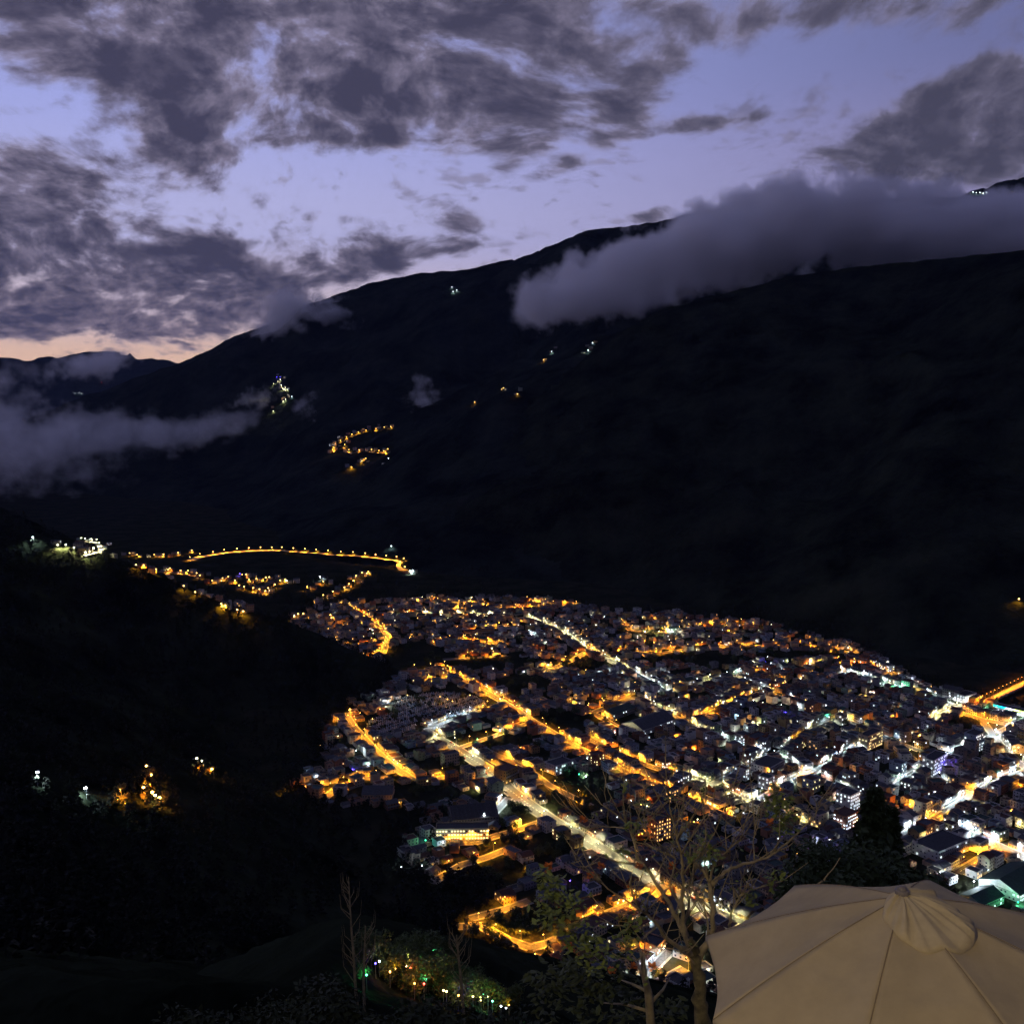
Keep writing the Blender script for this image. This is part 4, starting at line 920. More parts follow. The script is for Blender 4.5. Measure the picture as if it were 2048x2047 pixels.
VW = np.concatenate([proto_w[wq.randrange(5)]*np.array([1, 1, wq.uniform(.7, 1.3)])*wq.uniform(.7, 1.25)+np.array(s)-np.array([0, 0, .8]) for s in spots])
me = bpy.data.meshes.new('woodland'); nq = len(VW)//4
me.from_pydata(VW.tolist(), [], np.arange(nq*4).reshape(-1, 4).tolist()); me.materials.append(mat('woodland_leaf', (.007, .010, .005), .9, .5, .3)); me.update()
link('woodland', me, kind='stuff', label='dark wood covering the slopes round the town')
# ------------------------------------------------------------------ parked cars
carc = [('white', (.6, .6, .6)), ('grey', (.2, .2, .22)), ('red', (.35, .03, .02)), ('black', (.02, .02, .02)), ('yellow', (.6, .4, .04))]
CARM = {}
def car_parts(n, c):
    if n in CARM: return CARM[n]
    b = MB(); prof = [(-2.1, .35), (-2.15, .75), (-1.9, .95), (-1.2, 1.0), (-.6, 1.42), (.8, 1.45), (1.35, 1.02), (2.0, .95), (2.15, .7), (2.1, .35)]
    v = [(x, -.82, z) for x, z in prof]+[(x, .82, z) for x, z in prof]; m = len(prof)
    b.add(v, [(k, (k+1) % m, m+(k+1) % m, m+k) for k in range(m)]+[tuple(range(m-1, -1, -1)), tuple(range(m, 2*m))])
    w = MB()
    for s in (-1, 1): w.add([(-1.1, s*.835, 1.02), (1.2, s*.835, 1.02), (.75, s*.835, 1.38), (-.6, s*.835, 1.38)], [(0, 1, 2, 3) if s < 0 else (3, 2, 1, 0)])
    wh = MB(); wh.tube([(0, -.1, 0), (0, .1, 0)], .33, 10)
    hl = MB(); hl.box(2.1, 2.17, -.09, .09, -.06, .06, bottom=True)
    CARM[n] = (b.mesh('body', [mat('car_paint_'+n, c, .3, metal=.2)]), w.mesh('side_windows', [glass]), wh.mesh('wheel', [tank_m]), hl.mesh('headlight', [mat('headlight_glass', (.7, .7, .65), .2)]))
    return CARM[n]
cq = random.Random(9); nc = 0
for (sid, every) in ((0, 27), (2, 31), (11, 29), (12, 26), (13, 22), (44, 28), (34, 25)):
    st = streets[sid]; kk = 0
    for (p, t) in walk(st[5], every):
        X_ = to_px((p.x, p.y, 0))
        if nc >= 46 or not (0 < X_[0] < 2048 and X_[1] < 2047) or (X_[0] > 1400 and X_[1] > 1830) or on_road(p, sid): continue
        nn = Vector((-t.y, t.x)); sd = cq.choice((-1, 1)); q = p+nn*sd*(st[3]/2-1.2)
        n, c = cq.choice(carc); B_, W_, Wh, Hl = car_parts(n, c); kk += 1; nc += 1
        o = link('parked_car', None, loc=(q.x, q.y, .02+.004*len(streets)), rz=math.atan2(t.y, t.x), label=f"{n} car parked at the kerb, {ordw(kk)} from the upper end of {st[1]}", cat='car', group='cars parked along the kerb')
        link('body', B_, parent=o); link('side_windows', W_, parent=o)
        for (a, b) in ((-1.35, -.75), (-1.35, .75), (1.35, -.75), (1.35, .75)): link('wheel', Wh, parent=o, loc=(a, b, .33))
        for b in (-.55, .55): link('headlight', Hl, parent=o, loc=(0, b, .7))
# ------------------------------------------------------------------ terrace, lamp and parasol
UX, UY, UZ = 2.886, 7.078, 395.765; PHI = .2477; UH = .574; TLX, TLY = .1124, -.0216; UR = 1.5
tz = UZ-2.35
dk_ = link('terrace', None, loc=(4, 6.6, tz), kind='structure')
mb = MB(); mb.box(-2.3, 5, -3.4, 2.6, -.35, -.06, 0, bottom=True); link('slab', mb.mesh('slab', [conc]), parent=dk_)
deckm = mat('deck_board', (.16, .10, .06), .8, .3, 4.0)
for k in range(36):
    mb = MB(); mb.box(-2.28+k*.2, -2.28+k*.2+.188, -3.35, 2.55, -.058, -.02+rnd.uniform(-.002, .002), 0); link('board', mb.mesh('board', [deckm]), parent=dk_)
for (a, b) in ((-2, -3), (-2, 2.3), (4.7, -3), (4.7, 2.3)):
    mb = MB(); mb.box(a-.15, a+.15, b-.15, b+.15, -14, -.36, 0); link('post', mb.mesh('post', [conc]), parent=dk_)
# the terrace lamp that lights the parasol and the tree (stands behind the viewer on the upper level)
LX, LY, LZ = -3.6, -3.0, 403.4
tl = link('terrace_lamp', None, loc=(LX, LY, 396), label='warm lamp on a tall post on the upper terrace', cat='lamp')
mb = MB(); mb.tube([(0, 0, -6), (0, 0, 6.9)], [.07, .05], 8); link('post', mb.mesh('post', [mpole]), parent=tl)
mb = MB(); mb.tube([(0, 0, 7.75), (0, 0, 7.68), (0, 0, 7.55)], [.06, .3, .36], 12); link('shade', mb.mesh('shade', [mpole]), parent=tl)
mb = MB(); mb.ball((0, 0, 7.3), .16, 0, 12, 8); link('bulb', mb.mesh('bulb', [mat('warm_bulb', (1, .8, .5), .5, emis=((1, .75, .4), 20))]), parent=tl)
l = bpy.data.lights.new('lamp_light', 'POINT'); l.energy = 2500; l.color = (1, .78, .42); l.shadow_soft_size = .18; l.cycles.use_multiple_importance_sampling = False
lo = bpy.data.objects.new('lamp_light', l); COL.objects.link(lo); lo.parent = tl; lo.location = (0, 0, 7.0)
# parasol
fab = mat('parasol_fabric', (.38, .305, .165), .95, .09, 3.0)
t_ = fab.node_tree; b_ = t_.nodes['Principled BSDF']; g_ = t_.nodes.new('ShaderNodeTexCoord'); w1 = t_.nodes.new('ShaderNodeTexNoise'); w1.inputs['Scale'].default_value = 260; w1.inputs['Detail'].default_value = 2
w2 = t_.nodes.new('ShaderNodeTexNoise'); w2.inputs['Scale'].default_value = 5; w2.inputs['Detail'].default_value = 5
ad = t_.nodes.new('ShaderNodeMath'); ad.operation = 'MULTIPLY_ADD'; ad.inputs[1].default_value = 6
t_.links.new(g_.outputs['Object'], w1.inputs['Vector']); t_.links.new(g_.outputs['Object'], w2.inputs['Vector']); t_.links.new(w2.outputs[0], ad.inputs[0]); t_.links.new(w1.outputs[0], ad.inputs[2])
bm_ = t_.nodes.new('ShaderNodeBump'); bm_.inputs['Strength'].default_value = .25; bm_.inputs['Distance'].default_value = .01; t_.links.new(ad.outputs[0], bm_.inputs['Height']); t_.links.new(bm_.outputs[0], b_.inputs['Normal'])
um = link('parasol', None, loc=(UX, UY, tz), label='large beige eight-panel parasol seen from above in the bottom right corner', cat='parasol')
org = Vector((UX, UY, tz))
def corner(k):
    a = PHI+k*math.pi/4; dx, dy = math.cos(a)*UR, math.sin(a)*UR; return Vector((dx, dy, UZ-tz+TLX*dx+TLY*dy))
APEX = Vector((0, 0, UZ-tz+UH))
def canopy_pt(k, s, t):
    c = corner(k).lerp(corner(k+1), t); p = APEX.lerp(c, s)
    b = 4*t*(1-t); rib = .045*4*s*(1-s)
    p.z += rib-.055*b*s*(1.15-s)*1.6-.010*b*s*s
    q = Vector((p.x, p.y))*(1-.045*b*s*s); p.x, p.y = q.x, q.y
    nz = fbm(np.array([p.x*2.2+5*k]), np.array([p.y*2.2]), 3, k+3)[0]; p.z += nz*.07*b*s
    p.z += .012*b*math.exp(-((s-.62)/.03)**2)*(1 if k in (4, 5) else .3)      # crease across the panel
    return p
for k in range(8):
    mb = MB(); NS, NT = 26, 14; v = []
    for i in range(NS+1):
        for j in range(NT+1): v.append(canopy_pt(k, max(.03, i/NS), j/NT))
    for j in range(NT+1): p = canopy_pt(k, 1, j/NT); v.append(p+Vector((0, 0, -.035)))
    f = [(i*(NT+1)+j, (i+1)*(NT+1)+j, (i+1)*(NT+1)+j+1, i*(NT+1)+j+1) for i in range(NS+1) for j in range(NT)]
    mb.add(v, f); o = link('canopy_panel', mb.mesh('canopy_panel', [fab], True), parent=um)
    sd = o.modifiers.new('thickness', 'SOLIDIFY'); sd.thickness = .002; sd.offset = 1
    sm = MB(); sm.tube([canopy_pt(k, s, 0)+Vector((0, 0, .0005)) for s in [x/14 for x in range(1, 15)]], .0045, 6); link('seam', sm.mesh('seam', [mat('seam_thread', (.20, .15, .08), .9)], True), parent=um)
    rb = MB(); rb.tube([canopy_pt(k, s, 0)+Vector((0, 0, -.02)) for s in (.03, .3, .6, .98)], .009, 6); link('rib', rb.mesh('rib', [mpole]), parent=um)
def surf_z(x, y):
    a = (math.atan2(y, x)-PHI) % (2*math.pi); k = int(a/(math.pi/4)); d = math.hypot(x, y)
    c0, c1 = corner(k), corner(k+1); A2 = Matrix(((c0.x, c1.x), (c0.y, c1.y))).inverted() @ Vector((x, y)); s = A2.x+A2.y
    t = A2.y/s if s > 1e-6 else 0; return canopy_pt(k, min(1, s), t).z
mb = MB(); NA, NR = 96, 12; v = []
cq2 = random.Random(4)
folds = [(cq2.uniform(0, 6.28), cq2.uniform(.07, .22), cq2.uniform(.3, 1.0)) for _ in range(20)]
for i in range(NR+1):
    s = i/NR
    for j in range(NA):
        a = 2*math.pi*j/NA
        bx = .135+.315*math.cos(a)*(1+.02*math.sin(11*a)); by = -.175+.325*math.sin(a)*(1+.03*math.sin(9*a+1))
        x, y = bx*(.08+.92*s), by*(.08+.92*s)
        w = 0
        for (fa, fw, fh) in folds:
            dd = abs((a-fa-s*.25*math.sin(fa*3)+math.pi) % (2*math.pi)-math.pi); w += fh*math.exp(-(dd/fw*1.8)**2)
        z = surf_z(x, y)+.012+.030*max(0, math.sin(min(1, s*1.02)*math.pi))**.8*.6+.055*w*(.25+s)*(1-s*.25)*min(1, s*4)+.030*(1-s)
        if s > .93: z -= .008
        v.append((x, y, z))
for j in range(NA): x, y, z = v[NR*NA+j]; v.append((x*.995, y*.995, surf_z(x, y)+.003))
f = [(i*NA+j, (i+1)*NA+j, (i+1)*NA+(j+1) % NA, i*NA+(j+1) % NA) for i in range(NR+1) for j in range(NA)]
f.append(tuple(range(NA-1, -1, -1)))
mb.add(v, f); vent = link('vent_cap', mb.mesh('vent_cap', [mat('vent_fabric', (.42, .345, .195), .95, .12, 6.0)], True), parent=um)
mb = MB(); az0 = APEX.z+.05
mb.tube([(0, 0, az0-.09), (0, 0, az0+.005), (0, 0, az0+.012)], [.045, .052, .044], 20)
mb.ball((0, 0, az0+.012), .036, 0, 16, 8, .7)
link('finial', mb.mesh('finial', [mat('finial_plastic', (.16, .14, .12), .35)], True), parent=um)
mb = MB(); mb.tube([(0, 0, .1), (0, 0, APEX.z-.01)], .022, 12); link('pole', mb.mesh('pole', [mpole]), parent=um)
mb = MB(); mb.tube([(0, 0, -.02), (0, 0, .06), (0, 0, .1), (0, 0, .3)], [.28, .27, .05, .035], 20); link('base', mb.mesh('base', [tank_m]), parent=um)
# ------------------------------------------------------------------ the bare-branched tree beside the parasol
def cz(x, y): return 1050+x*.3623, 1500+y*.3623
def leaf_quads(mb, c, r, n, size, q, flat=.6, m=0):
    for _ in range(n):
        d = Vector((q.gauss(0, 1), q.gauss(0, 1), q.gauss(0, 1))).normalized()*r*q.random()**.45; p = Vector(c)+d
        a = q.uniform(0, 6.28); u_ = Vector((math.cos(a), math.sin(a), q.uniform(-.9, .3))).normalized(); w_ = u_.cross(Vector((q.gauss(0, .4), q.gauss(0, .4), 1))).normalized(); n_ = u_.cross(w_)
        s = size*q.uniform(.6, 1.25)
        pts = [p, p+u_*s*.35+w_*s*.24+n_*s*.04, p+u_*s*.7+w_*s*.19+n_*s*.02, p+u_*s-n_*s*.08, p+u_*s*.7-w_*s*.19+n_*s*.02, p+u_*s*.35-w_*s*.24+n_*s*.04, p+u_*s*.5-n_*s*.03]
        mb.add(pts, [(0, 1, 6), (1, 2, 6), (2, 3, 6), (3, 4, 6), (4, 5, 6), (5, 0, 6)], m)
BR = [([(985, 1560), (965, 1400), (958, 1280), (948, 1180), (930, 1100), (900, 1040)], 21, 11, 11, 11), ([(925, 1110), (890, 1030), (868, 900), (872, 780), (870, 680), (858, 560), (838, 470), (818, 400), (800, 310), (793, 250), (765, 195)], 8, 1.0, 11, 10.6),
 ([(890, 1030), (840, 930), (800, 850), (750, 770), (700, 690), (655, 630), (620, 590), (595, 480), (560, 400), (500, 350), (440, 305)], 8, 1.2, 11, 11.8),
 ([(935, 1120), (860, 1085), (790, 1040), (730, 965), (690, 915), (640, 880), (600, 810), (575, 720)], 8, 1.4, 11, 10.2),
 ([(640, 880), (560, 825), (490, 785), (440, 745), (370, 680), (310, 650), (255, 618)], 3.2, .9, 10.3, 9.8),
 ([(725, 975), (680, 1010), (640, 1055), (600, 1110), (565, 1155)], 3, 1, 10.7, 10.2),
 ([(950, 1180), (1000, 1080), (1030, 1000), (1035, 880), (1025, 760), (1010, 700), (960, 640), (925, 600)], 12, 2.4, 11, 11.3),
 ([(1028, 740), (1080, 690), (1140, 650), (1210, 625), (1290, 605), (1360, 575), (1420, 530), (1475, 485), (1530, 430), (1590, 375), (1612, 320), (1605, 280)], 6.5, 1.1, 11.2, 12.2),
 ([(1020, 730), (1040, 640), (1085, 580), (1130, 540), (1190, 480), (1210, 420)], 3.6, .9, 11.2, 10.6),
 ([(868, 880), (830, 800), (800, 740), (815, 680), (830, 600), (800, 575), (730, 545), (680, 520), (610, 505)], 5, .9, 11, 11.3),
 ([(862, 570), (890, 520), (930, 460), (965, 400), (1020, 335)], 3, .9, 10.8, 10.2),
 ([(858, 560), (800, 500), (760, 470)], 2, .8, 10.8, 10.5),
 ([(1265, 605), (1262, 500), (1270, 420), (1262, 320)], 2, .7, 11.5, 11.7),
 ([(1115, 560), (1105, 450), (1118, 340), (1112, 235)], 1.8, .7, 11, 11.2),
 ([(1125, 1080), (1128, 960), (1140, 890), (1185, 815), (1190, 740), (1200, 690)], 6.5, 1.3, 11.8, 12.2),
 ([(1188, 812), (1150, 770), (1110, 725)], 2.5, .9, 12, 12), ([(1192, 800), (1240, 775), (1300, 750), (1385, 718)], 2.6, .9, 12, 12.3),
 ([(1015, 1020), (1005, 930), (985, 850), (945, 780)], 3, 1, 11.3, 11.5), ([(945, 1180), (900, 1140), (840, 1100), (760, 1085), (700, 1090)], 3, .9, 11, 10.5),
 ([(655, 1060), (610, 1000), (570, 950), (520, 940)], 2, .7, 10.4, 10.1), ([(560, 430), (460, 420), (400, 410), (320, 375)], 2, .7, 11.7, 12), ([(595, 470), (625, 390), (680, 372), (720, 385)], 1.8, .7, 11.6, 11.4), ([(560, 400), (565, 330), (585, 285)], 1.6, .7, 11.7, 11.8),
 ([(868, 700), (900, 640), (940, 600), (1000, 560), (1050, 520)], 2.6, .9, 10.9, 10.4), ([(840, 480), (870, 400), (850, 330), (835, 280)], 2.2, .8, 10.7, 11), ([(900, 1040), (880, 950), (905, 860), (900, 760), (925, 690)], 5, 1.5, 11.1, 11.4),
 ([(1475, 485), (1500, 520), (1560, 505)], 1.6, .7, 12, 12.1), ([(1590, 375), (1560, 330), (1575, 285)], 1.4, .7, 12.2, 12.2), ([(1650, 715), (1700, 650), (1740, 590)], 2.2, .9, 12.8, 12.9), ([(1640, 720), (1560, 790), (1500, 900)], 2.2, 1.6, 12.8, 12.7)]
tq = random.Random(31)
base = at_depth(*cz(985, 1560), 11)
FT = link('bare_tree', None, loc=base, label='gnarled bare-branched tree with sparse leaves and orange flowers beside the parasol', cat='tree')
tk = MB(); bo = MB(); tips = []
for bi, (pl, r0, r1, d0, d1) in enumerate(BR):
    n = len(pl); pts = []; rr = []
    for i, (x, y) in enumerate(pl):
        f = i/(n-1); d = d0+(d1-d0)*f; pts.append(at_depth(*cz(x, y), d)-base); rr.append((r0+(r1-r0)*f**.5)/2/FPX*d*.85)
    # smooth resample
    P_ = []; R2 = []
    for i in range(n-1):
        for s in (0, .33, .66):
            p0 = pts[max(i-1, 0)]; p1 = pts[i]; p2 = pts[i+1]; p3 = pts[min(i+2, n-1)]
            P_.append(.5*((2*p1)+(p2-p0)*s+(2*p0-5*p1+4*p2-p3)*s*s+(3*p1-p0-3*p2+p3)*s**3)); R2.append(rr[i]*(1-s)+rr[i+1]*s)
    P_.append(pts[-1]); R2.append(rr[-1])
    P_ = [p+Vector((tq.gauss(0, 1), tq.gauss(0, 1), tq.gauss(0, 1)))*min(.012, R2[i]*.35) for i, p in enumerate(P_)]
    if bi == 0:
        down_ = [base*0+Vector((.1, .1, -6)), Vector((.05, .05, -2.5))]
        tk.tube(down_+P_, [.17, .15]+[q*(1+.12*math.sin(i*2.1)) for i, q in enumerate(R2)], 12)
    elif r0 > 7: bo.tube(P_, R2, 8)
    else: bo.tube(P_, R2, 6)
    if n > 3:
        for _ in range(0 if bi == 0 else 7 if r0 < 4 else 13):
            i = tq.randrange(len(P_)//3, len(P_)); s = P_[i]; v_ = (P_[min(i+1, len(P_)-1)]-P_[i-1]).normalized()
            sd_ = Vector((tq.uniform(-1, 1), tq.uniform(-.6, .6), tq.uniform(-.2, 1))).normalized(); L = tq.uniform(.2, .8)
            a = s+(v_*.4+sd_*.6)*L*.5; b = a+(v_*.2+sd_*.7+Vector((0, 0, .35)))*L*.5
            bo.tube([s, a, b], [min(R2[i]*.7, .008), .006, .003], 4); tips.append(b)
            if tq.random() < .5:
                c3 = a+Vector((tq.uniform(-1, 1), tq.uniform(-.5, .5), tq.uniform(0, 1)))*L*.3; bo.tube([a, c3], [.004, .0025], 4); tips.append(c3)
link('trunk', tk.mesh('trunk', [mat('mossy_bark', (.12, .10, .045), .95, .55, 9.0, .8)], True), parent=FT); bro = link('branches', bo.mesh('branches', [barkm], True), parent=FT); bro['kind'] = 'stuff'
lf = MB()
LV = [(150, 750, 90, 90, 10.5), (110, 880, 100, 70, 10.2), (220, 960, 110, 90, 10.3), (250, 840, 80, 45, 10.3), (340, 1040, 130, 90, 10.2), (100, 690, 60, 35, 10.4), (1400, 300, 80, 95, 11.8), (1430, 390, 80, 90, 11.8), (1380, 220, 60, 40, 11.8), (590, 430, 45, 22, 11.5), (1010, 550, 70, 36, 10.8), (990, 480, 40, 14, 10.8), (905, 590, 40, 14, 10.7), (1375, 705, 60, 34, 12), (1250, 810, 50, 30, 12), (420, 1120, 120, 60, 10.1), (540, 1050, 90, 40, 10.2), (540, 540, 40, 10, 11.5), (960, 250, 30, 8, 10.5), (600, 930, 70, 24, 10.2), (560, 220, 30, 8, 11.6)]
for (x, y, r, n, d) in LV: leaf_quads(lf, at_depth(*cz(x, y), d)-base, r*.3623/2/FPX*d, n, .085, tq)
for t in tips:
    if tq.random() < .3: leaf_quads(lf, t, .06, tq.randrange(1, 4), .06, tq)
o = link('foliage', lf.mesh('foliage', [mat('near_leaf', (.13, .16, .03), .5, .4, 4.0)]), parent=FT); o['kind'] = 'stuff'
fm = mat('flower_petal', (.40, .11, .015), .6, .3, 8.0)
for (x, y) in [(130, 640), (360, 690), (580, 265), (630, 485), (630, 640), (810, 640), (815, 770), (320, 385), (240, 1075), (600, 1190), (700, 1195), (480, 1215), (1025, 215), (1350, 400), (420, 640)]:
    mb = MB(); d = tq.uniform(10, 11.5); c = at_depth(*cz(x, y), d)-base
    for k in range(34):
        a = tq.uniform(0, 6.28); e = tq.uniform(-.6, 1); u_ = Vector((math.cos(a), math.sin(a), e)).normalized(); w_ = u_.cross(Vector((0, 0, 1))).normalized(); s = tq.uniform(.035, .062)
        mb.add([c+u_*.01, c+u_*s*.6+w_*s*.3, c+u_*s+Vector((0, 0, .01)), c+u_*s*.6-w_*s*.3], [(0, 1, 2, 3)])
    link('flower_head', mb.mesh('flower_head', [fm]), parent=FT)
# thin stemmed shrub tree at the very bottom
base2 = at_depth(*cz(700, 1600), 13)
ST2 = link('shrub_tree', None, loc=base2, label='thin stemmed leafy tree at the bottom edge left of the trunk', cat='tree')
tk = MB(); tk.tube([Vector((0, 0, -5))]+[at_depth(*cz(x, y), 13)-base2 for x, y in [(695, 1560), (690, 1440), (680, 1330), (658, 1240), (650, 1150), (630, 1080)]], [.1, .06, .055, .05, .04, .03, .012], 8)
for pl in ([(680, 1330), (600, 1290), (520, 1260)], [(685, 1400), (760, 1320), (800, 1250)], [(658, 1240), (600, 1150)], [(690, 1440), (560, 1400), (420, 1390)]): tk.tube([at_depth(*cz(x, y), 13+.3*i)-base2 for i, (x, y) in enumerate(pl)], [.028, .018, .008][:len(pl)], 6)
link('trunk', tk.mesh('trunk', [barkm], True), parent=ST2)
lf = MB()
for (x, y, r, n) in [(180, 1230, 110, 90), (300, 1270, 110, 90), (430, 1290, 110, 90), (130, 1370, 130, 90), (330, 1420, 100, 60), (560, 1290, 90, 60), (620, 1400, 110, 60), (760, 1430, 90, 50), (500, 1180, 80, 40), (60, 1250, 60, 30), (540, 1460, 90, 50), (860, 1400, 60, 30), (250, 1180, 60, 30)]:
    leaf_quads(lf, at_depth(*cz(x, y), 13+tq.uniform(-.8, .8))-base2, r*.3623/2/FPX*13, n, .12, tq)
o = link('foliage', lf.mesh('foliage', [mat('near_leaf_dark', (.035, .045, .012), .6, .4, 4.0)]), parent=ST2); o['kind'] = 'stuff'
# ------------------------------------------------------------------ dark trees on the slope behind the parasol and at lower left
def slope_tree(name, px, py_top, depth, r, kind, label, leaf=.35, n=2600, m=leafy, seed=1, tall=1.0):
    top = at_depth(px, py_top, depth); gz = drop(top.x, top.y); H = top.z-gz
    o = link(name, None, loc=(top.x, top.y, gz), label=label, cat='tree', group='dark trees on the slope below the terrace')
    ch = (2.95 if kind == 'cone' else 2.05)*r*tall
    c = link('crown', crown_mesh('crown', r, seed, n, leaf, m, kind, tall), parent=o, loc=(0, 0, H-ch))
    link('trunk', stem_mesh(max(2, H-ch*.35), .25), parent=o)
    return o
slope_tree('conifer', 1752, 1588, 58, 2.5, 'cone', 'tall dark conifer rising above the parasol', .4, 4200, leafy, 2, 1.15)
slope_tree('conifer', 1781, 1622, 60, 1.7, 'cone', 'smaller dark conifer just right of the tall one', .35, 2200, leafy, 5, 1.3)
slope_tree('broadleaf_tree', 1665, 1650, 52, 3.2, 'round', 'dark fine leaved tree left of the tall conifer', .13, 6000, leafy, 7)
slope_tree('broadleaf_tree', 1725, 1690, 50, 3.4, 'round', 'dense dark tree under the tall conifer', .2, 5000, leafy, 8)
slope_tree('broadleaf_tree', 1800, 1690, 54, 3.0, 'round', 'dense dark tree right of the conifers behind the parasol', .25, 4000, leafy, 9)
slope_tree('broadleaf_tree', 1640, 1715, 48, 2.6, 'round', 'low dark tree touching the back edge of the parasol', .2, 3000, leafy, 10)
slope_tree('broadleaf_tree', 1850, 1735, 50, 2.2, 'round', 'low dark tree right of the others behind the parasol', .2, 2500, leafy, 14)
sh = random.Random(77); bushm = mat('bush_leaf', (.022, .030, .012), .8, .5, 3.0)
BW = ['lowest', 'second', 'third', 'fourth', 'fifth', 'sixth', 'seventh', 'eighth', 'ninth', 'tenth', 'eleventh', 'twelfth', 'thirteenth', 'fourteenth']
for k, (px, py) in enumerate([(520, 1990), (600, 1965), (690, 1985), (770, 2000), (850, 2010), (930, 2020), (1000, 2030), (640, 2010), (1060, 2035), (440, 2010), (350, 2030), (1120, 2036)]):
    slope_tree('bush', px, py, sh.uniform(24, 32), sh.uniform(1.6, 2.4), 'round', f"dim leafy bush on the lower left edge, {ordw(k+1)} in the row", .10, 3800, bushm, 20+k)
for k, (pl, d) in enumerate([([(722, 2060), (712, 1990), (708, 1920), (703, 1860), (700, 1810), (697, 1752)], 34), ([(730, 2060), (727, 1960), (729, 1900), (731, 1850)], 36), ([(930, 2060), (922, 1960), (916, 1900), (913, 1868)], 33)]):
    b0 = at_depth(*pl[0], d); gz = drop(b0.x, b0.y)
    o = link('bare_sapling', None, loc=b0, label=['tall bare sapling left of the coloured garden lamps', 'thin bare stem right of the tall bare sapling', 'thin bare stem in front of the green garden lamps'][k], cat='sapling')
    mb = MB(); pts = [at_depth(x, y, d)-b0 for x, y in pl]; mb.tube([Vector((0, 0, gz-b0.z))]+pts, [.07, .055]+[.05*(1-i/len(pts)) + .008 for i in range(1, len(pts))], 6)
    link('stem', mb.mesh('stem', [barkm]), parent=o); tw = MB()
    for i in range(26 if k != 1 else 10):
        f = sh.uniform(.25, .95)*(len(pts)-1); a = pts[int(f)].lerp(pts[min(int(f)+1, len(pts)-1)], f % 1); L = sh.uniform(.4, 1.3)*(1-f/len(pts)*.5); s = sh.choice((-1, 1))
        m1 = a+Vector((s*L*.35, sh.uniform(-.3, .3), L*.5)); tw.tube([a, m1, m1+Vector((s*L*.05, 0, L*.6))], [.014, .009, .004], 4, cap=False)
    t2 = link('twigs', tw.mesh('twigs', [barkm]), parent=o); t2['kind'] = 'stuff'
# ------------------------------------------------------------------ the coloured garden on the spur below
GL = [(751, 1925, 'B'), (759, 1921, 'W'), (785, 1930, 'O'), (780, 1942, 'O'), (790, 1936, 'O'), (799, 1914, 'P'), (806, 1924, 'P'), (818, 1916, 'P'), (826, 1910, 'P'), (812, 1930, 'P'), (821, 1934, 'R'), (843, 1922, 'G'), (841, 1932, 'W'), (857, 1924, 'O'), (864, 1906, 'G'), (862, 1936, 'P'), (884, 1932, 'P'), (834, 1942, 'O'), (856, 1950, 'R'), (852, 1956, 'G'), (848, 1966, 'R'), (829, 1965, 'O'), (886, 1950, 'O'), (887, 1979, 'P'), (893, 1981, 'P'), (925, 1987, 'B'), (917, 1989, 'O'), (934, 1981, 'G'), (946, 1991, 'P'), (958, 1976, 'P'), (967, 1984, 'G'), (962, 1998, 'P'), (976, 1990, 'P'), (982, 1979, 'O'), (985, 2000, 'G'), (1002, 2010, 'W'), (1012, 2014, 'W'), (1018, 2008, 'O'), (733, 1948, 'G')]
GMESH = {}; ghead = {c: mat('garden_globe_'+SPOKE[c].split()[-1], (.8, .8, .7), .4, emis=(e, 5)) for c, e in (('O', (1, .5, .12)), ('P', (1, .78, .32)), ('W', (.8, .92, 1)), ('R', (1, .06, .04)), ('B', (.12, .08, 1)), ('G', (.1, 1, .45)))}
for c in 'OPWBGR':
    p_ = MB(); p_.tube([(0, 0, 0), (0, 0, 1)], [.05, .035], 6, 0); g2 = MB(); g2.ball((0, 0, 0), .13, 1, 8, 6); GMESH[c] = (p_.mesh('post', [mpole]), g2.mesh('globe', [mpole, ghead[c]]))
gcount = {}
GC_ = [(crown_mesh('crown', 1.9, 90+k, 900, .16, leafy2), trunk_mesh(1.6, .12, k, barkd)) for k in range(3)]
for (px, py, c) in GL:
    h = hit(px, py+32)
    if h is None or h.length > 420:
        h = at_depth(px, py, 150); h.z = drop(h.x, h.y)
    q = at_depth(px, py, (h-Vector((0, 0, CAMZ))).dot(VF)); gz = drop(q.x, q.y); hgt = max(1.0, min(q.z-gz, 3.6 if px < 900 else 2.2))
    gcount[c] = gcount.get(c, 0)+1
    o = link('garden_lamp', None, loc=(q.x, q.y, gz), label=f"{SPOKE[c]} garden lamp, {ordw(gcount[c])} {SPOKE[c].split()[-1]} one from the left in the garden", cat='garden lamp', group='coloured lamps of the garden below')
    link('post', GMESH[c][0], parent=o).scale = (1, 1, hgt-.15); link('globe', GMESH[c][1], parent=o, loc=(0, 0, hgt))
    lo = bpy.data.objects.new('lamp_light', light_of(c, {'O': 130, 'P': 90, 'W': 70, 'G': 130, 'B': 100, 'R': 200}[c], 'POINT', .15)); COL.objects.link(lo); lo.location = (q.x, q.y-.2, gz+hgt+.5)
for k in range(72):
    px, py, c = GL[k % len(GL)]; px += sh.uniform(-22, 22); py += sh.uniform(0, 26)
    h = hit(px, py)
    if h is None or h.length > 420 or (px > 925 and k % 5 == 0): continue
    cm, tm = GC_[sh.randrange(3)]; s = sh.uniform(.7, 1.5)
    o = link('garden_shrub', None, loc=(h.x, h.y, h.z-.3), rz=sh.uniform(0, 6), label=f"leafy shrub tinted by coloured lamps, {ordw(k+1)} in the garden below", cat='shrub', group='shrubs of the lamp-lit garden'); o.scale = (s, s, s)
    link('crown', cm, parent=o); link('trunk', tm, parent=o)
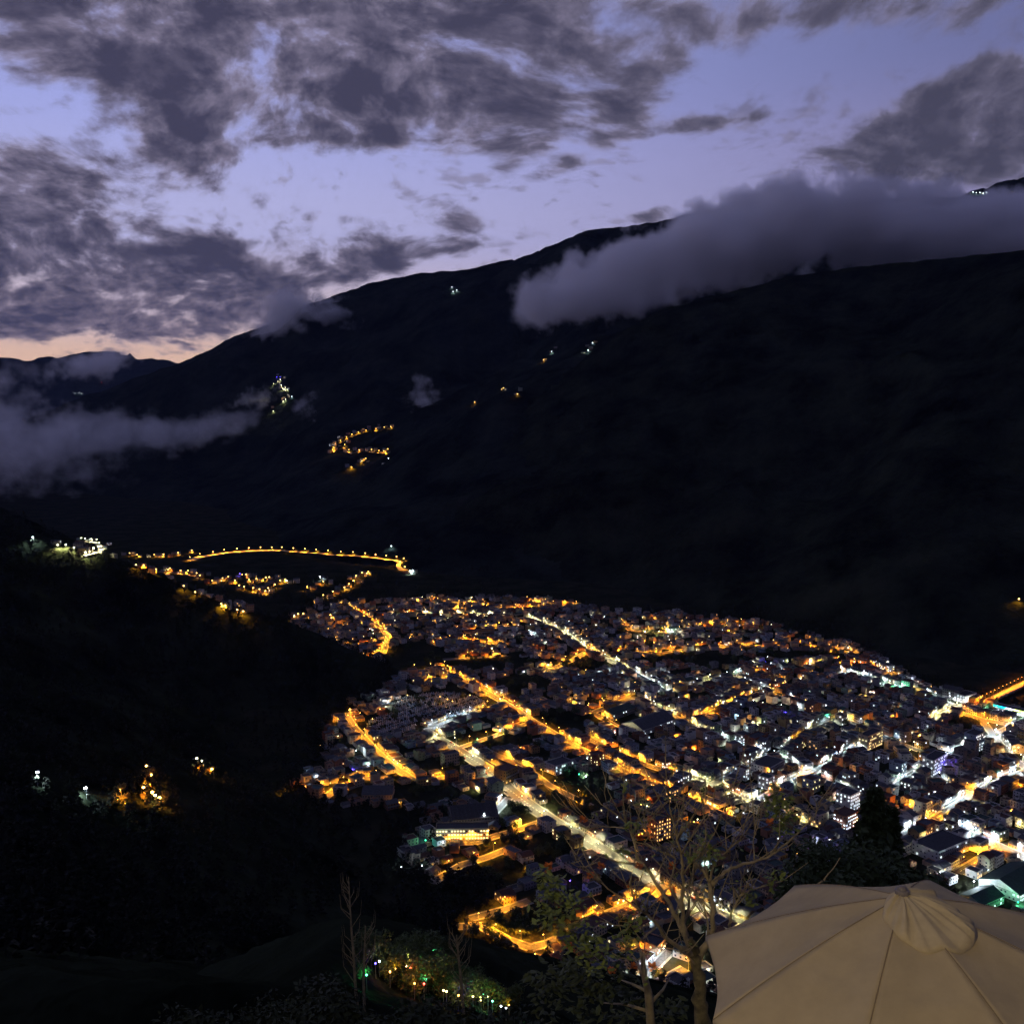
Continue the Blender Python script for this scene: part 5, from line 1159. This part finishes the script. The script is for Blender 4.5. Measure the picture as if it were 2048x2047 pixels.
LITC = [crown_mesh('crown', 4.6, 60+k, 500, .6, mat('lamp_tinted_leaf', (.16, .12, .04), .8, .4, 2.0)) for k in range(2)]  # orange lamplight is put into this leaf colour
# lit trees of the garden on the dark left hillside
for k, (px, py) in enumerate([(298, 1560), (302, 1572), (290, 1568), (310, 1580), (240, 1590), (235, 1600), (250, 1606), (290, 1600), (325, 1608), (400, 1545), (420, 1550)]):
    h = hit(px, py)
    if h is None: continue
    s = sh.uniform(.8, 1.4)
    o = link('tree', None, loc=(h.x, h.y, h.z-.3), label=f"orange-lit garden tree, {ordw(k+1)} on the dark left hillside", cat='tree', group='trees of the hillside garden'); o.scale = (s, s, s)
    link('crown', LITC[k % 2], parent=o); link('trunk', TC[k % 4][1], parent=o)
    dv = (Vector((0, 0, CAMZ))-h).normalized(); q = h+dv*7; gz = drop(q.x, q.y)
    l2 = link('garden_lamp', GMESH['O'][1], loc=(q.x, q.y, gz+3.0), label=f'added orange globe lamp, {ordw(k+1)} on the dark left hillside', cat='garden lamp', group='lamps added to light the hillside trees')  # extra lamp added in front of each tree to light its crown
    lo = bpy.data.objects.new('lamp_light', light_of('O', 9000, 'POINT', .3)); COL.objects.link(lo); lo.location = (q.x, q.y, gz+4.5)
# ------------------------------------------------------------------ low cloud on the mountains
def fog(name, label, blobs, dens_, nsc, pad=1.15, step=1.0):
    """blobs: photo x, y, radius x, radius y, tilt, depth, depth radius, weight"""
    m = bpy.data.materials.new(name); m.use_nodes = True; t = m.node_tree; t.nodes.clear()
    def N(ty, **k):
        n = t.nodes.new(ty)
        for a, b in k.items(): setattr(n, a, b)
        return n
    def M_(op, a, b=None, c=None, clamp=False):
        n = N('ShaderNodeMath', operation=op, use_clamp=clamp)
        for i, v in enumerate((a, b, c)):
            if v is None: continue
            if isinstance(v, (int, float)): n.inputs[i].default_value = v
            else: t.links.new(v, n.inputs[i])
        return n.outputs[0]
    tc_ = N('ShaderNodeTexCoord'); acc = None; lo_ = [1e9]*3; hi_ = [-1e9]*3
    for (px, py, rx, ry, tilt, d, rd, wt) in blobs:
        c = at_depth(px, py, d); X1 = rx/2/FPX*d; Z1 = ry/2/FPX*d
        for i, (cc, rr) in enumerate(((c.x, X1+Z1*.5), (c.y, rd), (c.z, Z1+X1*abs(math.sin(math.radians(tilt)))))):
            lo_[i] = min(lo_[i], cc-rr*pad); hi_[i] = max(hi_[i], cc+rr*pad)
        mp = N('ShaderNodeMapping', vector_type='TEXTURE'); t.links.new(tc_.outputs['Object'], mp.inputs[0])
        mp.inputs['Location'].default_value = c; mp.inputs['Rotation'].default_value = (0, -math.radians(tilt), 0); mp.inputs['Scale'].default_value = (X1, rd, Z1)
        g = N('ShaderNodeTexGradient', gradient_type='SPHERICAL'); t.links.new(mp.outputs[0], g.inputs[0])
        acc = M_('MULTIPLY', g.outputs['Fac'], wt) if acc is None else M_('MULTIPLY_ADD', g.outputs['Fac'], wt, acc)
    nz = N('ShaderNodeTexNoise'); nz.inputs['Scale'].default_value = nsc; nz.inputs['Detail'].default_value = 8; nz.inputs['Roughness'].default_value = .6; t.links.new(tc_.outputs['Object'], nz.inputs['Vector'])
    f_ = M_('MULTIPLY_ADD', M_('SUBTRACT', nz.outputs[0], .5), 3.9, M_('MINIMUM', acc, .85))
    mr = N('ShaderNodeMapRange', interpolation_type='SMOOTHSTEP', clamp=True); t.links.new(f_, mr.inputs[0]); mr.inputs[1].default_value = .42; mr.inputs[2].default_value = .98; mr.inputs[4].default_value = dens_
    pv_ = N('ShaderNodeVolumePrincipled'); pv_.inputs['Color'].default_value = (.99, .985, .98, 1); pv_.inputs['Anisotropy'].default_value = .1
    # no density outside the gathered blobs
    gate = M_('MULTIPLY', mr.outputs[0], M_('MULTIPLY', acc, 8, clamp=True)); t.links.new(gate, pv_.inputs['Density'])
    ou = N('ShaderNodeOutputMaterial'); t.links.new(pv_.outputs[0], ou.inputs['Volume'])
    m.cycles.volume_step_rate = step
    mb = MB(); mb.box(lo_[0], hi_[0], lo_[1], hi_[1], lo_[2], hi_[2], bottom=True)
    return link(name, mb.mesh(name, [m]), label=label, kind='stuff')
fog('cloud_bank', 'long grey cloud bank lying over the right hand mountain',
 [(1120, 590, 130, 75, 8, 3500, 300, .9), (1080, 630, 90, 50, 0, 3500, 260, .5), (1220, 560, 170, 95, 12, 3600, 350, 1.0), (1350, 520, 190, 110, 12, 3650, 380, 1.0), (1480, 480, 210, 120, 8, 3700, 400, 1.1), (1530, 420, 120, 60, 0, 3800, 350, .8), (1640, 450, 260, 120, 0, 3700, 420, 1.1), (1820, 450, 280, 110, 0, 3700, 420, 1.1), (2010, 465, 260, 95, 0, 3600, 420, 1.1), (2200, 460, 260, 110, 0, 3500, 420, 1.0), (1300, 590, 200, 50, 10, 3500, 260, .6)], .022, .0068, step=.13)
fog('cloud_wisp', 'grey cloud draped over the far ridge left of centre', [(560, 655, 100, 50, 0, 5400, 330, .9), (620, 635, 150, 60, 0, 5300, 330, .95), (600, 610, 70, 50, 0, 5350, 250, .6), (690, 640, 60, 36, 0, 5200, 220, .6)], .012, .0070, step=.22)
fog('valley_mist', 'torn grey mist lying in the valley at the left edge', [(-60, 850, 200, 110, 0, 4300, 420, 1.0), (60, 870, 210, 85, 0, 4300, 400, .9), (180, 855, 150, 60, 8, 4250, 330, .8), (260, 870, 120, 50, 0, 4250, 300, .6), (350, 868, 170, 38, 0, 4200, 260, .7), (450, 850, 80, 36, -10, 4200, 230, .65), (10, 765, 120, 50, 6, 4900, 400, .6), (40, 930, 260, 90, 0, 4100, 420, .7), (330, 875, 150, 50, 0, 4150, 260, .7), (470, 835, 90, 40, 10, 4200, 230, .6)], .0042, .0080, step=.18)
fog('cloud_wisp', 'pale cloud scrap before the distant range at left', [(185, 732, 110, 45, 8, 8200, 420, .8), (230, 715, 60, 30, 0, 8200, 300, .5)], .007, .0038, step=.3)
fog('cloud_wisp', 'small smoke-like wisp on the dark mountain above the looping road', [(845, 790, 45, 60, -25, 3900, 150, .75), (880, 820, 60, 30, -10, 3900, 150, .6)], .012, .012, step=.3)
fog('cloud_wisp', 'faint short wisp right of the bright mountain village', [(620, 815, 50, 36, 30, 4300, 140, .6), (520, 790, 70, 32, 20, 4500, 150, .6)], .010, .012, step=.3)
# ------------------------------------------------------------------ the evening air
hz = bpy.data.materials.new('haze'); hz.use_nodes = True; t = hz.node_tree; t.nodes.clear()
pv_ = t.nodes.new('ShaderNodeVolumePrincipled'); pv_.inputs['Color'].default_value = (.42, .56, 1, 1); pv_.inputs['Density'].default_value = 1.0e-5
ou = t.nodes.new('ShaderNodeOutputMaterial'); t.links.new(pv_.outputs[0], ou.inputs['Volume'])
mb = MB(); mb.box(-30000, 30000, -30000, 30000, -60, 2900, bottom=True); link('haze', mb.mesh('haze', [hz]), kind='stuff')
